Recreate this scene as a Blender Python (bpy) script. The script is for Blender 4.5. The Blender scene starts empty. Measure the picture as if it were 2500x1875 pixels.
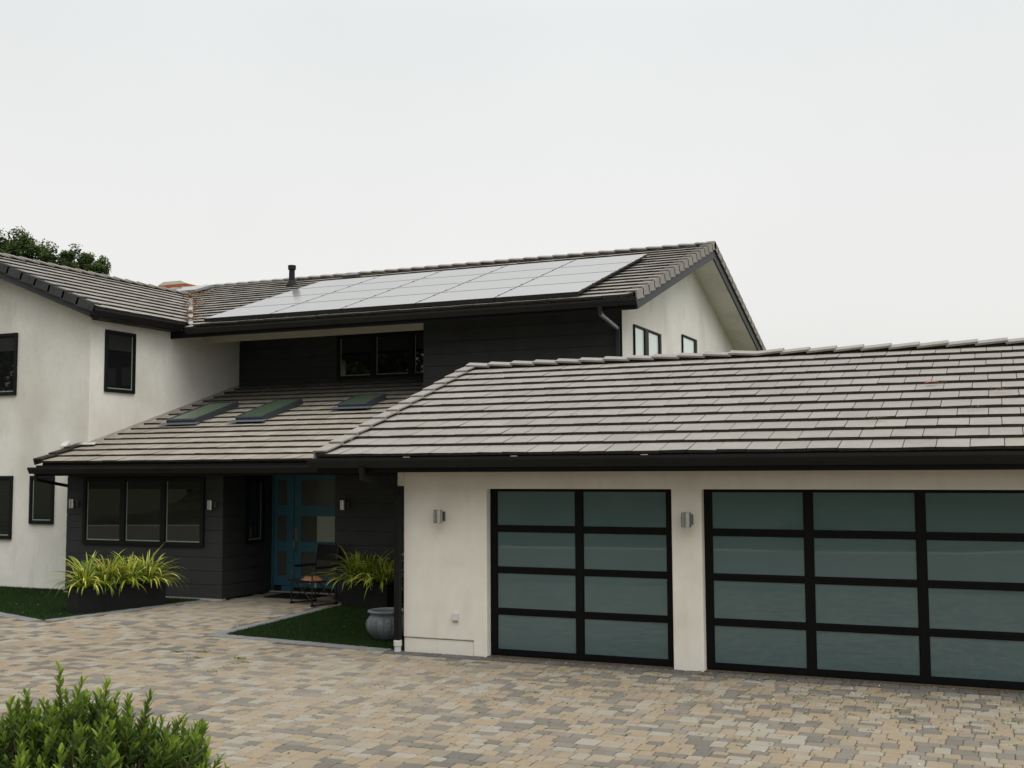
import bpy, bmesh, math, random
import numpy as np
from mathutils import Vector, Matrix
R = math.radians
random.seed(7); rng = np.random.default_rng(7)
scene = bpy.context.scene
COL = scene.collection

# ------------------------------------------------------------------ camera
cam_d = bpy.data.cameras.new("camera"); cam = bpy.data.objects.new("camera", cam_d); COL.objects.link(cam)
scene.camera = cam
yaw, pit, roll = R(23.4788), R(4.3096), R(-0.3162)
fw = Vector((-math.sin(yaw)*math.cos(pit), math.cos(yaw)*math.cos(pit), math.sin(pit)))
rt = Vector((math.cos(yaw), math.sin(yaw), 0)); up = rt.cross(fw)
r2 = math.cos(roll)*rt + math.sin(roll)*up; u2 = -math.sin(roll)*rt + math.cos(roll)*up
CAM = Vector((7.3114, -13.1969, 2.3861))
m = Matrix((r2, u2, -fw)).transposed().to_4x4(); m.translation = CAM
cam.matrix_world = m
cam_d.sensor_width = 36; cam_d.lens = 2743.83/2500*36
cam_d.clip_start = 0.05; cam_d.clip_end = 3000

# ------------------------------------------------------------------ world / sun / exposure
SUN_EL, SUN_AZ = R(60), R(122)          # azimuth clockwise from +Y: soft light from the right and slightly behind the camera
w = bpy.data.worlds.new("World"); scene.world = w; w.use_nodes = True
nt = w.node_tree; nt.nodes.clear()
def wn(t, **k):
    n = nt.nodes.new(t)
    for a, b in k.items(): setattr(n, a, b)
    return n
out = wn('ShaderNodeOutputWorld')
sky = wn('ShaderNodeTexSky', sky_type='NISHITA', sun_disc=False, sun_elevation=SUN_EL, sun_rotation=SUN_AZ,
         air_density=1.0, dust_density=4.0, ozone_density=1.0)
bg_sky = wn('ShaderNodeBackground'); bg_sky.inputs[1].default_value = 0.05
tc = wn('ShaderNodeTexCoord'); sep = wn('ShaderNodeSeparateXYZ')
ramp = wn('ShaderNodeValToRGB')
cr = ramp.color_ramp; cr.interpolation = 'EASE'
cr.elements[0].position = 0.0; cr.elements[0].color = (.675, .667, .645, 1)
cr.elements[1].position = 1.0; cr.elements[1].color = (1.5, 1.52, 1.5, 1)
for p_, c_ in ((.14, (.685, .678, .657)), (.37, (.665, .680, .672)), (.50, (.83, .845, .84)), (.66, (1.14, 1.15, 1.13))):
    e = cr.elements.new(p_); e.color = (*c_, 1)
noi = wn('ShaderNodeTexNoise'); noi.inputs['Scale'].default_value = 2.4; noi.inputs['Detail'].default_value = 4
mr = wn('ShaderNodeMapRange'); mr.inputs[1].default_value = .3; mr.inputs[2].default_value = .7; mr.inputs[3].default_value = .968; mr.inputs[4].default_value = 1.03
mul = wn('ShaderNodeVectorMath', operation='SCALE')
bg_ov = wn('ShaderNodeBackground'); bg_ov.inputs[1].default_value = 1.0
add = wn('ShaderNodeAddShader')
L = nt.links.new
hs = wn('ShaderNodeHueSaturation'); hs.inputs['Saturation'].default_value = .15; L(sky.outputs[0], hs.inputs['Color']); L(hs.outputs[0], bg_sky.inputs[0]); L(tc.outputs['Generated'], sep.inputs[0]); L(sep.outputs[2], ramp.inputs[0])
L(tc.outputs['Generated'], noi.inputs['Vector']); L(noi.outputs[0], mr.inputs[0])
L(ramp.outputs[0], mul.inputs[0]); L(mr.outputs[0], mul.inputs['Scale']); L(mul.outputs[0], bg_ov.inputs[0])
L(bg_sky.outputs[0], add.inputs[0]); L(bg_ov.outputs[0], add.inputs[1]); L(add.outputs[0], out.inputs[0])

sd = bpy.data.lights.new("sun", 'SUN'); sd.energy = 1.25; sd.angle = R(50); sd.color = (1, .965, .91)
so = bpy.data.objects.new("sun", sd); COL.objects.link(so)
sdir = Vector((math.sin(SUN_AZ)*math.cos(SUN_EL), math.cos(SUN_AZ)*math.cos(SUN_EL), math.sin(SUN_EL)))
so.rotation_euler = sdir.to_track_quat('Z', 'Y').to_euler(); so.location = (0, 0, 40)

scene.view_settings.view_transform = 'Standard'; scene.view_settings.look = 'None'
scene.view_settings.exposure = 0.0; scene.view_settings.gamma = 1.0
scene.render.engine = 'CYCLES'
scene.cycles.max_bounces = 6

# ------------------------------------------------------------------ materials
MATS = {}
def mat(name, col, rough=.7, spec=.4, metal=0, noise=None, bump=None, rnd=None, coat=0, coat_rough=.03, coat_ior=1.5, ior=1.45,
        stain=None, transl=0, speck=None):
    """noise=(scale, amount[,detail]) brightness variation; bump=(scale, strength); rnd=list of colours picked by the per-face 'rnd' value;
    stain=(scale, colour, threshold, amount[, zstretch])"""
    m = bpy.data.materials.new(name); m.use_nodes = True; t = m.node_tree
    b = t.nodes['Principled BSDF']; lk = t.links.new
    b.inputs['Roughness'].default_value = rough; b.inputs['Metallic'].default_value = metal
    b.inputs['Specular IOR Level'].default_value = spec; b.inputs['IOR'].default_value = ior
    b.inputs['Coat Weight'].default_value = coat; b.inputs['Coat IOR'].default_value = coat_ior; b.inputs['Coat Roughness'].default_value = coat_rough
    tc = t.nodes.new('ShaderNodeTexCoord')
    rgb = t.nodes.new('ShaderNodeRGB'); rgb.outputs[0].default_value = (*col, 1); cur = rgb.outputs[0]
    if rnd:
        at = t.nodes.new('ShaderNodeAttribute'); at.attribute_name = 'rnd'
        rp = t.nodes.new('ShaderNodeValToRGB'); c = rp.color_ramp; c.interpolation = 'LINEAR'
        n = len(rnd)
        c.elements[0].position = 0; c.elements[0].color = (*rnd[0], 1)
        c.elements[1].position = 1; c.elements[1].color = (*rnd[-1], 1)
        for i in range(1, n-1):
            e = c.elements.new(i/(n-1)); e.color = (*rnd[i], 1)
        lk(at.outputs['Fac'], rp.inputs[0]); cur = rp.outputs[0]
    def noisev(scale, detail=4, stretch=None):
        nz = t.nodes.new('ShaderNodeTexNoise'); nz.inputs['Scale'].default_value = scale; nz.inputs['Detail'].default_value = detail
        src = tc.outputs['Object']
        if stretch:
            mp = t.nodes.new('ShaderNodeMapping'); mp.inputs['Scale'].default_value = stretch; lk(src, mp.inputs[0]); src = mp.outputs[0]
        lk(src, nz.inputs['Vector']); return nz.outputs[0]
    for nn in (noise if isinstance(noise, list) else [noise] if noise else []):
        v = noisev(nn[0], nn[2] if len(nn) > 2 else 4, nn[3] if len(nn) > 3 else None)
        g = t.nodes.new('ShaderNodeMapRange'); g.inputs[1].default_value = .3; g.inputs[2].default_value = .7
        g.inputs[3].default_value = 1-nn[1]; g.inputs[4].default_value = 1+nn[1]; lk(v, g.inputs[0])
        s = t.nodes.new('ShaderNodeVectorMath'); s.operation = 'SCALE'; lk(cur, s.inputs[0]); lk(g.outputs[0], s.inputs['Scale']); cur = s.outputs[0]
    for ss in (stain if isinstance(stain, list) else [stain] if stain else []):
        v = noisev(ss[0], 6, ss[4] if len(ss) > 4 else None)
        g = t.nodes.new('ShaderNodeMapRange'); g.inputs[1].default_value = ss[2]; g.inputs[2].default_value = min(1, ss[2]+.2)
        g.inputs[3].default_value = 0; g.inputs[4].default_value = ss[3]; lk(v, g.inputs[0])
        mx = t.nodes.new('ShaderNodeMix'); mx.data_type = 'RGBA'; lk(g.outputs[0], mx.inputs[0]); lk(cur, mx.inputs[6])
        mx.inputs[7].default_value = (*ss[1], 1); cur = mx.outputs[2]
    lk(cur, b.inputs['Base Color'])
    if bump:
        last = None
        for bb in (bump if isinstance(bump, list) else [bump]):
            v = noisev(bb[0], 5); bn = t.nodes.new('ShaderNodeBump'); bn.inputs['Strength'].default_value = bb[1]; bn.inputs['Distance'].default_value = .01
            lk(v, bn.inputs['Height'])
            if last: lk(last, bn.inputs['Normal'])
            last = bn.outputs[0]
        lk(last, b.inputs['Normal'])
    if transl:
        tr = t.nodes.new('ShaderNodeBsdfTranslucent'); lk(cur, tr.inputs[0]); mxs = t.nodes.new('ShaderNodeMixShader')
        mxs.inputs[0].default_value = transl; o = t.nodes['Material Output']
        lk(b.outputs[0], mxs.inputs[1]); lk(tr.outputs[0], mxs.inputs[2]); lk(mxs.outputs[0], o.inputs[0])
    MATS[name] = m; return m

STUCCO = (.73, .71, .65)
mat('stucco', STUCCO, .9, .2, noise=[(.9, .06, 4), (9, .03, 5)], bump=[(160, .25), (14, .15)],
    stain=[(.8, (.44, .42, .345), .50, .42, (1, 1, .6)), (2.6, (.40, .385, .31), .60, .38, (1, 1, .30)), (7, (.50, .47, .40), .62, .30, (1, 1, .25))])
mat('garage_stucco', (.73, .695, .62), .9, .2, noise=[(.7, .05, 4), (8, .025, 5)], bump=[(150, .22), (12, .12)],
    stain=[(.9, (.55, .49, .39), .52, .40, (1, 1, 1.2)), (3.5, (.54, .49, .41), .58, .35, (1, 1, .25)), (14, (.50, .45, .37), .66, .30, (1, 1, .15))])
mat('beam_paint', (.42, .39, .31), .8, .3, noise=(3, .05))
mat('siding', (.033, .0345, .0345), .65, .28, noise=[(3, .10), (60, .06, 3, (.15, .15, 1))], bump=(90, .10))
mat('trim', (.009, .009, .0092), .5, .16, noise=(6, .12))
mat('gutter', (.0135, .0128, .012), .42, .22, noise=(2, .15))
mat('fascia', (.030, .0305, .033), .55, .4, noise=(3, .10))
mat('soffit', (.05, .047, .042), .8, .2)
mat('tile', (.3, .29, .27), .85, .25, rnd=[(.240, .222, .198), (.252, .234, .209), (.261, .243, .219), (.247, .231, .211), (.270, .252, .226)],
    noise=[(2.2, .07), (13, .06, 6, (1, 1, 1)), (120, .05)], bump=(110, .22),
    stain=[(3.5, (.215, .218, .22), .60, .45), (1.0, (.33, .31, .28), .55, .4), (9, (.20, .18, .14), .70, .35, (1, .3, .3))])
mat('porch_tile', (.3, .27, .22), .88, .2, rnd=[(.232, .207, .172), (.262, .236, .196), (.28, .254, .213), (.25, .226, .192), (.295, .270, .230)],
    noise=[(2.2, .08), (13, .07, 6), (120, .05)], bump=(110, .22),
    stain=[(2.4, (.20, .185, .15), .56, .5), (6, (.17, .19, .12), .64, .35)])
mat('rake_dark', (.05, .05, .05), .9, .2, noise=[(6, .2), (60, .15)], bump=(110, .3), stain=(14, (.2, .2, .19), .7, .4))
mat('tile_edge', (.046, .041, .033), .95, .1, noise=[(20, .25), (90, .2)], bump=(120, .4))  # dark colour holds the shadow under the tile laps as well as weathering
mat('deck', (.02, .019, .018), .9, .1)
mat('solar_cell', (.22, .22, .212), .12, 1.0, noise=(5, .03), ior=2.9)
mat('solar_frame', (.012, .0125, .014), .4, .5)
mat('alu', (.6, .6, .6), .3, .5, metal=1)
mat('frost_glass', (.050, .096, .100), .6, .3, coat=1.0, coat_rough=.03, coat_ior=1.72, noise=(.8, .06))
mat('door_black', (.0045, .0045, .0048), .5, .12, noise=(9, .1))
mat('window_glass', (.009, .0095, .0095), .015, .62, ior=1.55)
mat('bright_glass', (.62, .72, .66), .55, .5, coat=1, coat_rough=.02)  # pale base paints in the sky reflection and the white blinds behind
mat('spacer', (.20, .27, .22), .5, .4)
mat('blind', (.013, .015, .013), .7, .3)
mat('skylight_glass', (.070, .105, .066), .10, .6, ior=1.6, noise=(1.5, .1))
mat('skylight_frame', (.035, .040, .046), .4, .5)
mat('flash_metal', (.12, .14, .17), .45, .5, metal=.4)
mat('pipe_grey', (.20, .20, .205), .4, .5)
mat('white_paint', (.56, .56, .545), .5, .4, noise=(10, .04))
mat('blue_paint', (.042, .135, .185), .45, .45, noise=(5, .06))
mat('door_pane', (.08, .082, .07), .18, .5, ior=1.5)
mat('pale_pane', (.36, .40, .35), .2, .5)  # pale colour stands for the brightness seen in the door glass
mat('brass', (.30, .25, .17), .4, .5, metal=.8)
mat('steel', (.50, .49, .47), .24, .5, metal=1, noise=[(120, .05, 2, (1, 1, .01))])
mat('steel_dark', (.24, .24, .23), .4, .5, metal=1)
mat('brick_red', (.30, .105, .06), .9, .2, noise=(12, .15))
mat('mortar', (.50, .46, .38), .9, .2, noise=(8, .1))
mat('concrete', (.40, .375, .33), .9, .2, noise=[(5, .1), (40, .08)], bump=(60, .3))
mat('dirt', (.085, .066, .045), .95, .1, noise=[(15, .35), (70, .3)], bump=(40, .5))
mat('joint', (.11, .09, .06), .95, .1, noise=[(8, .2), (60, .3)])
PAV = [(.126, .116, .100), (.145, .133, .114), (.182, .164, .137), (.236, .198, .146), (.250, .203, .143), (.260, .207, .141), (.240, .193, .132), (.268, .230, .173), (.265, .244, .203), (.275, .256, .216)]
mat('paver', (.4, .35, .25), .92, .2, rnd=PAV, noise=[(.22, .06), (5, .06), (85, .12), (220, .10)], bump=[(150, .35), (30, .2)],
    stain=[(.16, (.275, .245, .198), .50, .40), (2.2, (.16, .13, .092), .60, .45), (.5, (.17, .145, .11), .62, .35)])
mat('border_paver', (.2, .2, .19), .92, .2, rnd=[(.085, .084, .08), (.105, .104, .10), (.125, .122, .118), (.095, .092, .088)],
    noise=[(5, .1), (90, .14)], bump=(150, .35))
mat('edge_paver', (.3, .3, .29), .92, .2, rnd=[(.150, .152, .152), (.178, .180, .178), (.165, .165, .162)], noise=[(5, .1), (90, .1)], bump=(150, .3))
mat('turf_base', (.012, .03, .008), .95, .1)
mat('turf', (.02, .06, .012), .7, .12, rnd=[(.011, .027, .005), (.016, .036, .008), (.021, .045, .010), (.03, .05, .016)], transl=.15)
mat('planter_box', (.0125, .0125, .0135), .7, .22, noise=[(4, .12), (60, .1)], bump=(80, .1))
mat('soil', (.03, .022, .015), .95, .1)
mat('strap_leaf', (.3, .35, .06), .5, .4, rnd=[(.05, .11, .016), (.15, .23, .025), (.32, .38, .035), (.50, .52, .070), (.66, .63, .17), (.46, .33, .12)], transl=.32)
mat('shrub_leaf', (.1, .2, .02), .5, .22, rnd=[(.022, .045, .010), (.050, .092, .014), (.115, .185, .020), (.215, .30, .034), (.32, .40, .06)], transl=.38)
mat('twig', (.10, .075, .045), .9, .2)
mat('tree_leaf', (.04, .09, .02), .6, .2, rnd=[(.014, .026, .008), (.034, .058, .014), (.065, .10, .022), (.11, .15, .035)], transl=.22)
mat('bark', (.09, .07, .05), .95, .1, noise=(12, .3), bump=(20, .6))
mat('chair_fabric', (.012, .012, .012), .9, .2, noise=(80, .2))
mat('chair_tube', (.03, .03, .032), .3, .6, metal=.6)
mat('chair_clip', (.55, .54, .5), .4, .5)
mat('cloth', (.30, .135, .075), .9, .1, noise=[(12, .2), (60, .1)])
mat('urn_clay', (.125, .14, .152), .75, .35, noise=[(6, .25), (30, .2)], bump=(40, .2), stain=[(5, (.2, .21, .22), .58, .5)])
mat('mat_rubber', (.008, .008, .008), .9, .2, noise=(60, .3))
mat('needle', (.30, .15, .07), .9, .1, rnd=[(.17, .095, .055), (.27, .165, .095), (.38, .26, .16)])
mat('weed', (.1, .16, .03), .7, .2, rnd=[(.06, .10, .018), (.12, .17, .03), (.18, .20, .05)], transl=.2)
mat('litter', (.2, .1, .05), .9, .1, rnd=[(.10, .05, .028), (.20, .085, .04), (.26, .17, .09), (.09, .10, .03), (.5, .47, .4)])
mat('leaf_red', (.30, .09, .045), .8, .2)
mat('grassland', (.06, .065, .035), .95, .1, noise=[(.4, .3), (4, .3)])
mat('hill_soil', (.05, .055, .028), .95, .1, noise=[(.5, .4), (3, .4)], bump=(3, .8))
mat('bed_wall', (.50, .475, .42), .9, .2, noise=(1.5, .06), bump=(150, .2))

# ------------------------------------------------------------------ mesh builder
class MB:
    def __init__(s): s.v = []; s.f = []; s.m = []; s.r = []; s.smooth = []
    def quadmesh(s, verts, faces, mi=0, rnd=.5, smooth=False):
        o = len(s.v); s.v.extend([tuple(q) for q in verts])
        for f in faces:
            s.f.append(tuple(i+o for i in f)); s.m.append(mi); s.r.append(rnd); s.smooth.append(smooth)
        return s
    def box(s, x0, x1, y0, y1, z0, z1, mi=0, rnd=.5, M=None):
        vs = [(x, y, z) for z in (z0, z1) for y in (y0, y1) for x in (x0, x1)]
        if M is not None: vs = [tuple(M @ Vector(q)) for q in vs]
        return s.quadmesh(vs, [(0, 2, 3, 1), (4, 5, 7, 6), (0, 1, 5, 4), (2, 6, 7, 3), (0, 4, 6, 2), (1, 3, 7, 5)], mi, rnd)
    def frame_box(s, O, U, V, N, u0, u1, v0, v1, n0, n1, mi=0, rnd=.5):
        O, U, V, N = map(Vector, (O, U, V, N))
        vs = [O+U*a+V*b+N*c for c in (n0, n1) for b in (v0, v1) for a in (u0, u1)]
        return s.quadmesh(vs, [(0, 2, 3, 1), (4, 5, 7, 6), (0, 1, 5, 4), (2, 6, 7, 3), (0, 4, 6, 2), (1, 3, 7, 5)], mi, rnd)
    def prism(s, poly, axis, a0, a1, mi=0, rnd=.5):
        """poly: 2-D points in the two remaining axes (order x,y,z)"""
        n = len(poly)
        def P(p, a):
            l = list(p); l.insert(axis, a); return tuple(l)
        vs = [P(p, a0) for p in poly] + [P(p, a1) for p in poly]
        fs = [tuple(range(n))[::-1], tuple(range(n, 2*n))] + [(i, (i+1) % n, n+(i+1) % n, n+i) for i in range(n)]
        return s.quadmesh(vs, fs, mi, rnd)
    def tube(s, pts, rad, n=8, mi=0, rnd=.5, square=False, smooth=True):
        pts = [Vector(p) for p in pts]; vs = []; k = len(pts)
        rads = rad if isinstance(rad, (list, tuple)) else [rad]*k
        for i, p in enumerate(pts):
            d = ((pts[min(i+1, k-1)]-pts[max(i-1, 0)])).normalized()
            a = Vector((0, 0, 1)) if abs(d.z) < .9 else Vector((0, 1, 0))
            u = d.cross(a).normalized(); v = u.cross(d).normalized()
            for j in range(n):
                t = 2*math.pi*(j+(.5 if n == 4 else 0))/n; vs.append(p+(u*math.cos(t)+v*math.sin(t))*rads[i])
        fs = [(i*n+j, i*n+(j+1) % n, (i+1)*n+(j+1) % n, (i+1)*n+j) for i in range(k-1) for j in range(n)]
        s.quadmesh(vs, fs, mi, rnd, smooth and n > 4)
        return s.quadmesh(vs[:n]+vs[-n:], [tuple(range(n))[::-1], tuple(range(n, 2*n))], mi, rnd)
    def lathe(s, prof, n=32, mi=0, rfun=None, cx=0, cy=0, sharp=False):
        if sharp:
            for a, b in zip(prof[:-1], prof[1:]): s.lathe([a, b], n, mi, rfun, cx, cy)
            return s
        vs = []
        for (r, z) in prof:
            for j in range(n):
                t = 2*math.pi*j/n; rr = r*(rfun(t, z) if rfun else 1); vs.append((cx+rr*math.cos(t), cy+rr*math.sin(t), z))
        fs = [(i*n+j, i*n+(j+1) % n, (i+1)*n+(j+1) % n, (i+1)*n+j) for i in range(len(prof)-1) for j in range(n)]
        return s.quadmesh(vs, fs, mi, .5, True)
    def build(s, name, mats, parent=None, loc=None, clip=(), bevel=0):
        me = bpy.data.meshes.new(name)
        org = Vector(loc) if loc is not None else Vector((0, 0, 0))
        if parent is not None and loc is None: org = Vector(parent.get('_org', (0, 0, 0)))
        me.from_pydata([tuple(Vector(q)-org) for q in s.v], [], s.f)
        for mm in (mats if isinstance(mats, (list, tuple)) else [mats]): me.materials.append(MATS[mm])
        me.polygons.foreach_set('material_index', s.m)
        me.polygons.foreach_set('use_smooth', s.smooth)
        at = me.attributes.new('rnd', 'FLOAT', 'FACE'); at.data.foreach_set('value', s.r)
        if clip:
            bm = bmesh.new(); bm.from_mesh(me)
            for co, no in clip:
                bmesh.ops.bisect_plane(bm, geom=bm.verts[:]+bm.edges[:]+bm.faces[:], dist=1e-5, plane_co=Vector(co)-org, plane_no=no, clear_outer=True)
            bm.to_mesh(me); bm.free()
        me.validate(); me.update()
        o = bpy.data.objects.new(name, me); COL.objects.link(o)
        if parent is not None: o.parent = parent
        elif loc is not None: o.location = loc
        if bevel:
            b = o.modifiers.new('bevel', 'BEVEL'); b.width = bevel; b.segments = 2; b.limit_method = 'ANGLE'; b.angle_limit = R(40)
            b.use_clamp_overlap = True
        return o
def tag(o, label=None, cat=None, group=None, kind=None):
    if label: o['label'] = label
    if cat: o['category'] = cat
    if group: o['group'] = group
    if kind: o['kind'] = kind
    return o
def thing(name, label, cat, loc=(0, 0, 0), rz=0, group=None):
    o = bpy.data.objects.new(name, None); COL.objects.link(o); o.location = loc; o.rotation_euler = (0, 0, rz)
    o.empty_display_size = .2
    return tag(o, label, cat, group)
def copy_tree(o, parent=None):
    c = o.copy(); COL.objects.link(c)
    if parent is not None: c.parent = parent
    for ch in [q for q in COL.objects if q.parent == o]: copy_tree(ch, c)
    return c

# ------------------------------------------------------------------ setting: ground, driveway
g = MB(); S = 600
g.quadmesh([(-S, -S, -.05), (S, -S, -.05), (S, S, -.05), (-S, S, -.05)], [(0, 1, 2, 3)])
tag(g.build('ground', 'grassland'), kind='structure')
g = MB(); g.quadmesh([(-16, -9.6, -.010), (16, -9.6, -.010), (16, 5.9, -.010), (-16, 5.9, -.010)], [(0, 1, 2, 3)])
tag(g.build('driveway_bed', 'joint'), kind='structure')

LAWN_W = [(-14, 2.47), (-8.434, 1.099), (-6.926, .595), (-6.34, 3.80), (-9.7, 3.80), (-9.7, 4.19), (-14, 4.19)]      # lawn by the white wing
LAWN_E = [(-3.164, .401), (-.16, .10), (-.02, .10), (-.02, 4.36), (-2.3, 4.36), (-3.42, 3.86), (-3.42, 3.70)]      # lawn by the garage corner
def inside(poly, x, y):
    c = False; n = len(poly)
    for i in range(n):
        x0, y0 = poly[i]; x1, y1 = poly[(i+1) % n]
        if (y0 > y) != (y1 > y) and x < (x1-x0)*(y-y0)/(y1-y0)+x0: c = not c
    return c
def dist_edge(poly, x, y, edges):
    best = 9
    for i in edges:
        a = Vector(poly[i]); b = Vector(poly[(i+1) % len(poly)]); p = Vector((x, y)); d = b-a
        t = max(0, min(1, (p-a).dot(d)/d.dot(d))); best = min(best, (a+d*t-p).length)
    return best
def paver(mb, x0, x1, y0, y1, rnd, h=None, M=None, b=.008, mi=0):
    """one tumbled stone: rounded corners, pillowed edge, sides"""
    h = random.uniform(-.0018, .0018) if h is None else h
    tx, ty = random.uniform(-.0015, .0015), random.uniform(-.0015, .0015)
    g_ = .003; x0 += g_; x1 -= g_; y0 += g_; y1 -= g_
    def ring(d, z, tilt=False):
        c = random.uniform(.010, .020) if d == 0 else cc
        X0, X1, Y0, Y1 = x0+d, x1-d, y0+d, y1-d
        pts = [(X0+c, Y0), (X1-c, Y0), (X1, Y0+c), (X1, Y1-c), (X1-c, Y1), (X0+c, Y1), (X0, Y1-c), (X0, Y0+c)]
        cx, cy, hx, hy = (x0+x1)/2, (y0+y1)/2, (x1-x0)/2, (y1-y0)/2
        return [(px+jx, py+jy, z+((px-cx)/hx*tx+(py-cy)/hy*ty if tilt else 0)) for px, py in pts]
    cc = .014; jx, jy = random.uniform(-.0015, .0015), random.uniform(-.0015, .0015)
    vs = ring(0, -.012)+ring(0.0001, -.005+h)+ring(b, h, True)
    if M is not None: vs = [tuple(M @ Vector(q)) for q in vs]
    fs = [tuple(range(16, 24))] + [(8*k+i, 8*k+(i+1) % 8, 8*k+8+(i+1) % 8, 8*k+8+i) for k in (0, 1) for i in range(8)]
    mb.quadmesh(vs, fs, mi, rnd)
pv = MB()
ybands = [.14, .21, .14, .14, .21]
y = -9.5; k = 0
def pick():
    q = random.random()
    if q < .27: return random.uniform(0, .2)
    if q < .36: return random.uniform(.2, .33)
    if q < .76: return random.uniform(.38, .72)
    return random.uniform(.74, 1)
while y < 5.66:
    hgt = ybands[k % 5]; k += 1
    x = -14 + random.uniform(0, .2)
    xmax = 14 if y < -.2 else 0
    far = (y < -7)
    while x < xmax:
        wd = random.choice((.14, .14, .14, .21, .21))
        if hgt > .2 and random.random() < .35: parts_ = [(y, y+.105), (y+.105, y+hgt)]
        else: parts_ = [(y, y+hgt)]
        cx, cy = x+wd/2, y+hgt/2
        ok = True
        if y+hgt > -.225 and x+wd > -.20: ok = False
        if inside(LAWN_W, cx, cy) or inside(LAWN_E, cx, cy): ok = False
        if dist_edge(LAWN_W, cx, cy, (0, 1, 2)) < .30 and not inside(LAWN_W, cx, cy): ok = False
        if dist_edge(LAWN_E, cx, cy, (0, 6)) < .30 and cy < 3.9: ok = False
        if cy > 3.80 and (cx < -5.9 or cx > -3.4): ok = False
        if ok:
            for (ya, yb) in parts_: paver(pv, x, x+wd, ya, yb, pick())
        x += wd
    y += hgt
tag(pv.build('driveway', 'paver'), kind='structure')
# border courses: dark soldier course along the garage, pale grey course round the lawns
bp_ = MB(); x = -.2
while x < 13.5:
    wd = .20; paver(bp_, x, x+wd, -.225, -.004, random.random()); x += wd
tag(bp_.build('garage_paver_border', 'border_paver'), kind='structure')
eb = MB()
def edge_course(p, q, side, width=.24):
    a = Vector((*p, 0)); b = Vector((*q, 0)); d = (b-a); Ln = d.length; d.normalize(); n = Vector((-d.y, d.x, 0))*side
    M = Matrix((d, n, Vector((0, 0, 1)))).transposed().to_4x4(); M.translation = a
    t = 0
    while t < Ln-.01:
        wd = min(.155, Ln-t); paver(eb, t, t+wd, .004, width, random.random(), h=.003+random.uniform(0, .002), M=M); t += wd
edge_course(LAWN_W[0], LAWN_W[1], -1); edge_course(LAWN_W[1], LAWN_W[2], -1); edge_course(LAWN_W[2], LAWN_W[3], -1)
edge_course((-3.37, .40), (-.21, .095), -1); edge_course((-3.42, 3.72), (-3.164, .41), -1)
tag(eb.build('lawn_paver_border', 'edge_paver'), kind='structure')

def lawn(name, poly, dens, label):
    mb = MB()
    n = len(poly)
    mb.quadmesh([(px, py, .004) for px, py in poly], [tuple(range(n))], 1)
    xs = [p[0] for p in poly]; ys = [p[1] for p in poly]
    area = abs(sum(poly[i][0]*poly[(i+1) % n][1]-poly[(i+1) % n][0]*poly[i][1] for i in range(n)))/2
    cnt = 0; V = []; F = []; RN = []
    tgt = int(area*dens)
    while cnt < tgt:
        px, py = random.uniform(min(xs), max(xs)), random.uniform(min(ys), max(ys))
        if px < -12.6 or not inside(poly, px, py): 
            if px < -12.6: tgt -= 1
            continue
        a = random.uniform(0, 6.28); h = random.uniform(.022, .042); wd = .004; ln = random.uniform(0, .022); b = random.uniform(0, 6.28)
        o = len(V)
        V += [(px-wd*math.cos(a), py-wd*math.sin(a), .003), (px+wd*math.cos(a), py+wd*math.sin(a), .003), (px+ln*math.cos(b), py+ln*math.sin(b), h)]
        F.append((o, o+1, o+2)); RN.append(random.random()); cnt += 1
    o = len(mb.v); mb.v += V; mb.f += [tuple(i+o for i in f) for f in F]; mb.m += [0]*len(F); mb.r += RN; mb.smooth += [False]*len(F)
    tag(mb.build(name, ['turf', 'turf_base']), label, 'lawn', kind='stuff')
lawn('lawn', LAWN_W, 3000, 'dark green turf wedge in front of the white two storey wall')
lawn('lawn', LAWN_E, 4500, 'dark green turf triangle beside the garage corner with the urn on it')

# ------------------------------------------------------------------ house
house = thing('house', 'white stucco and charcoal sided house with grey tile roofs and glass garage doors', 'house')

def tile_field(mb, O, U, V, ulen, vlen, exposure=.40, width=.33, mi=0, edge=1, start=0.0):
    """flat concrete tiles laid in courses on the plane O + u U + v V"""
    O, U, V = Vector(O), Vector(U).normalized(), Vector(V).normalized(); N = U.cross(V).normalized()
    if N.z < 0: N = -N
    rows = int(math.ceil(vlen/exposure-1e-6))
    for r in range(rows):
        v0 = r*exposure; v1 = min(v0+exposure+.03, vlen)
        if v1-v0 < .05: continue
        off = (width/2 if r % 2 else 0)+random.uniform(-.02, .02); u = -off
        while u < ulen:
            a = max(u, 0)+.004; b = min(u+width, ulen)-.004; u += width
            if b-a < .03: continue
            dj = random.uniform(-.004, .004); hj = random.uniform(-.003, .004); tw = random.uniform(-.003, .003); sk = random.uniform(-.003, .003)
            k = (v1-v0)/(exposure+.03)
            t0, t1 = .052+hj, .052-.038*k; b0, b1 = .016+hj, .004
            P = lambda uu, vv, nn: O+U*uu+V*vv+N*nn
            vs = [P(a, v0+dj-sk, b0), P(b, v0+dj+sk, b0), P(b, v1, b1), P(a, v1, b1),
                  P(a, v0+dj-sk, t0-tw), P(b, v0+dj+sk, t0+tw), P(b, v1, t1), P(a, v1, t1)]
            rn = random.random()
            mb.quadmesh(vs, [(4, 5, 6, 7)], mi, rn)
            mb.quadmesh(vs, [(0, 1, 5, 4), (1, 2, 6, 5), (3, 0, 4, 7), (0, 3, 2, 1)], edge, rn)
    return mb
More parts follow.
